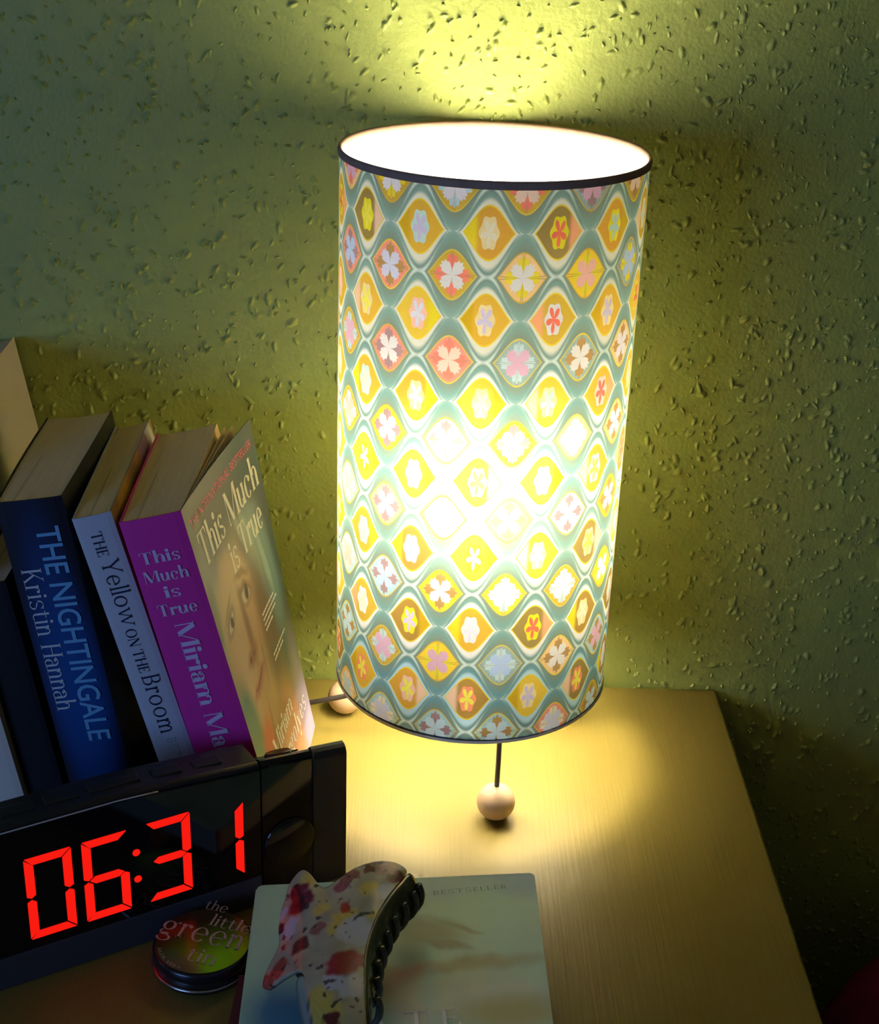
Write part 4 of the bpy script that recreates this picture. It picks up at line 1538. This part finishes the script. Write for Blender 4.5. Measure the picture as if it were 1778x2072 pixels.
def clip_part(name, verts, faces, mat, sub=3, thick=0.0022, paint=True):
    bm = bmesh.new()
    bvs = [bm.verts.new(v) for v in verts]
    for f_ in faces:
        try:
            bm.faces.new([bvs[i] for i in f_])
        except ValueError:
            pass
    loose = [v for v in bm.verts if not v.link_faces]
    bmesh.ops.delete(bm, geom=loose, context='VERTS')
    bmesh.ops.recalc_face_normals(bm, faces=bm.faces)
    if sum(f_.normal.z for f_ in bm.faces) < 0:
        bmesh.ops.reverse_faces(bm, faces=bm.faces)
    for _ in range(sub):
        bmesh.ops.subdivide_edges(bm, edges=bm.edges, cuts=1, use_grid_fill=True)
        for _k in range(2):
            bmesh.ops.smooth_vert(bm, verts=[v for v in bm.verts if not v.is_boundary], factor=0.5, use_axis_x=True, use_axis_y=True, use_axis_z=True)
            bnd = [v for v in bm.verts if v.is_boundary]
            newp = {}
            for v in bnd:
                nb = [e.other_vert(v) for e in v.link_edges if e.is_boundary]
                if len(nb) == 2:
                    newp[v] = v.co*0.6+(nb[0].co+nb[1].co)*0.2
            for v, p in newp.items():
                v.co = p
    me = bpy.data.meshes.new(name)
    bm.to_mesh(me)
    bm.free()
    me.polygons.foreach_set('use_smooth', [True]*len(me.polygons))
    if paint:
        ca = me.color_attributes.new('print', 'FLOAT_COLOR', 'POINT')
        for i, v in enumerate(me.vertices):
            ca.data[i].color = floral_col(v.co)
    me.materials.append(mat)
    o = bpy.data.objects.new(name, me)
    COL.objects.link(o)
    o.parent = clip
    md = o.modifiers.new('thick', 'SOLIDIFY')
    md.thickness = thick
    md.offset = -1
    return o
k = NT('floral_acetate')
an = k.n('ShaderNodeAttribute')
an.attribute_name = 'print'
k.base(E(k, an.outputs['Color']), 0.18, 0.5)
M_FLORAL = k.m
M_CLIPDARK = plain('dark_acetate', (0.06, 0.062, 0.042), 0.14, 0.7, mottled=0.5, scale=160)
shell = clip_part('upper_jaw', vmap, tri, M_FLORAL, 4)
shell['label'] = 'curved floral jaw with roses and yellow streaks'
# dark right flank under the rim and its teeth
rim_ids = list(range(9, 19))
rim = [P3[i] for i in rim_ids]
flank_v, flank_f = [], []
for i, p in enumerate(rim):
    s_ = i/(len(rim)-1)
    wd = 0.0065*math.sin(math.pi*min(1.0, 0.30+s_*0.62))
    flank_v.append(p+Vector((0, 0, -0.0004)))
    flank_v.append(p+Vector((wd*0.62+0.0005, -wd*0.10, -wd*0.75)))
    flank_v.append(p+Vector((wd*0.85+0.0006, -wd*0.15, -wd*1.9-0.004)))
for i in range(len(rim)-1):
    a = 3*i
    flank_f += [(a, a+1, a+4, a+3), (a+1, a+2, a+5, a+4)]
clip_part('jaw_flank', flank_v, flank_f, M_CLIPDARK, 1, 0.0015, paint=False)
for i, t_ in enumerate((0.5, 1.4, 2.3, 3.2, 4.1, 5.0, 5.9, 6.8, 7.7)):
    j = int(t_); fr_ = t_-j
    p = rim[j].lerp(rim[j+1], fr_)
    path = [p+Vector((0.0050, -0.0006, -0.0058)), p+Vector((0.0064, -0.0010, -0.0105)), p+Vector((0.0055, -0.0012, -0.0165)), p+Vector((0.0015, -0.0012, -0.0225))]
    tube('tooth', smooth_path(path, 4), [0.0017]*5+[0.0017]*3+[0.0015]*2+[0.0012, 0.0009, 0.0006], M_CLIPDARK, clip, 8)
# lower jaw: the pale side plate that comes down to the book, and its mirrored body
lj = [(614, 1966, 24), (624, 1998, 25), (634, 2062, 24), (652, 2132, 23), (594, 1982, 3), (601, 2020, 2.0), (612, 2075, 2.0), (632, 2140, 2.0)]
ljp = [at(x, y, CZ+z*0.001) for x, y, z in lj]
clip_part('lower_jaw', ljp, [(0, 1, 5, 4), (1, 2, 6, 5), (2, 3, 7, 6)], M_FLORAL, 2, 0.0018)
lb = [(560, 1905, 9), (600, 1890, 14), (650, 1890, 16), (700, 1890, 14), (575, 1940, 5), (610, 1940, 8), (660, 1950, 9), (705, 1960, 7), (612, 2000, 2.2), (650, 2010, 4), (690, 2020, 4), (715, 2030, 2.6)]
lbp = [at(x, y, CZ+z*0.001) for x, y, z in lb]
clip_part('inner_jaw', lbp, [(0, 1, 5, 4), (1, 2, 6, 5), (2, 3, 7, 6), (4, 5, 9, 8), (5, 6, 10, 9), (6, 7, 11, 10)], M_CLIPDARK, 2, 0.0015, paint=False)
# coil spring at the hinge
c0, c1 = at(640, 1880, CZ+0.016), at(690, 1875, CZ+0.018)
spr = []
for i in range(61):
    t_ = i/60
    a = 2*math.pi*6*t_
    spr.append(c0.lerp(c1, t_)+Vector((0, math.cos(a), math.sin(a)))*0.0035)
tube('spring', spr, 0.0006, M_METAL, clip, 6)
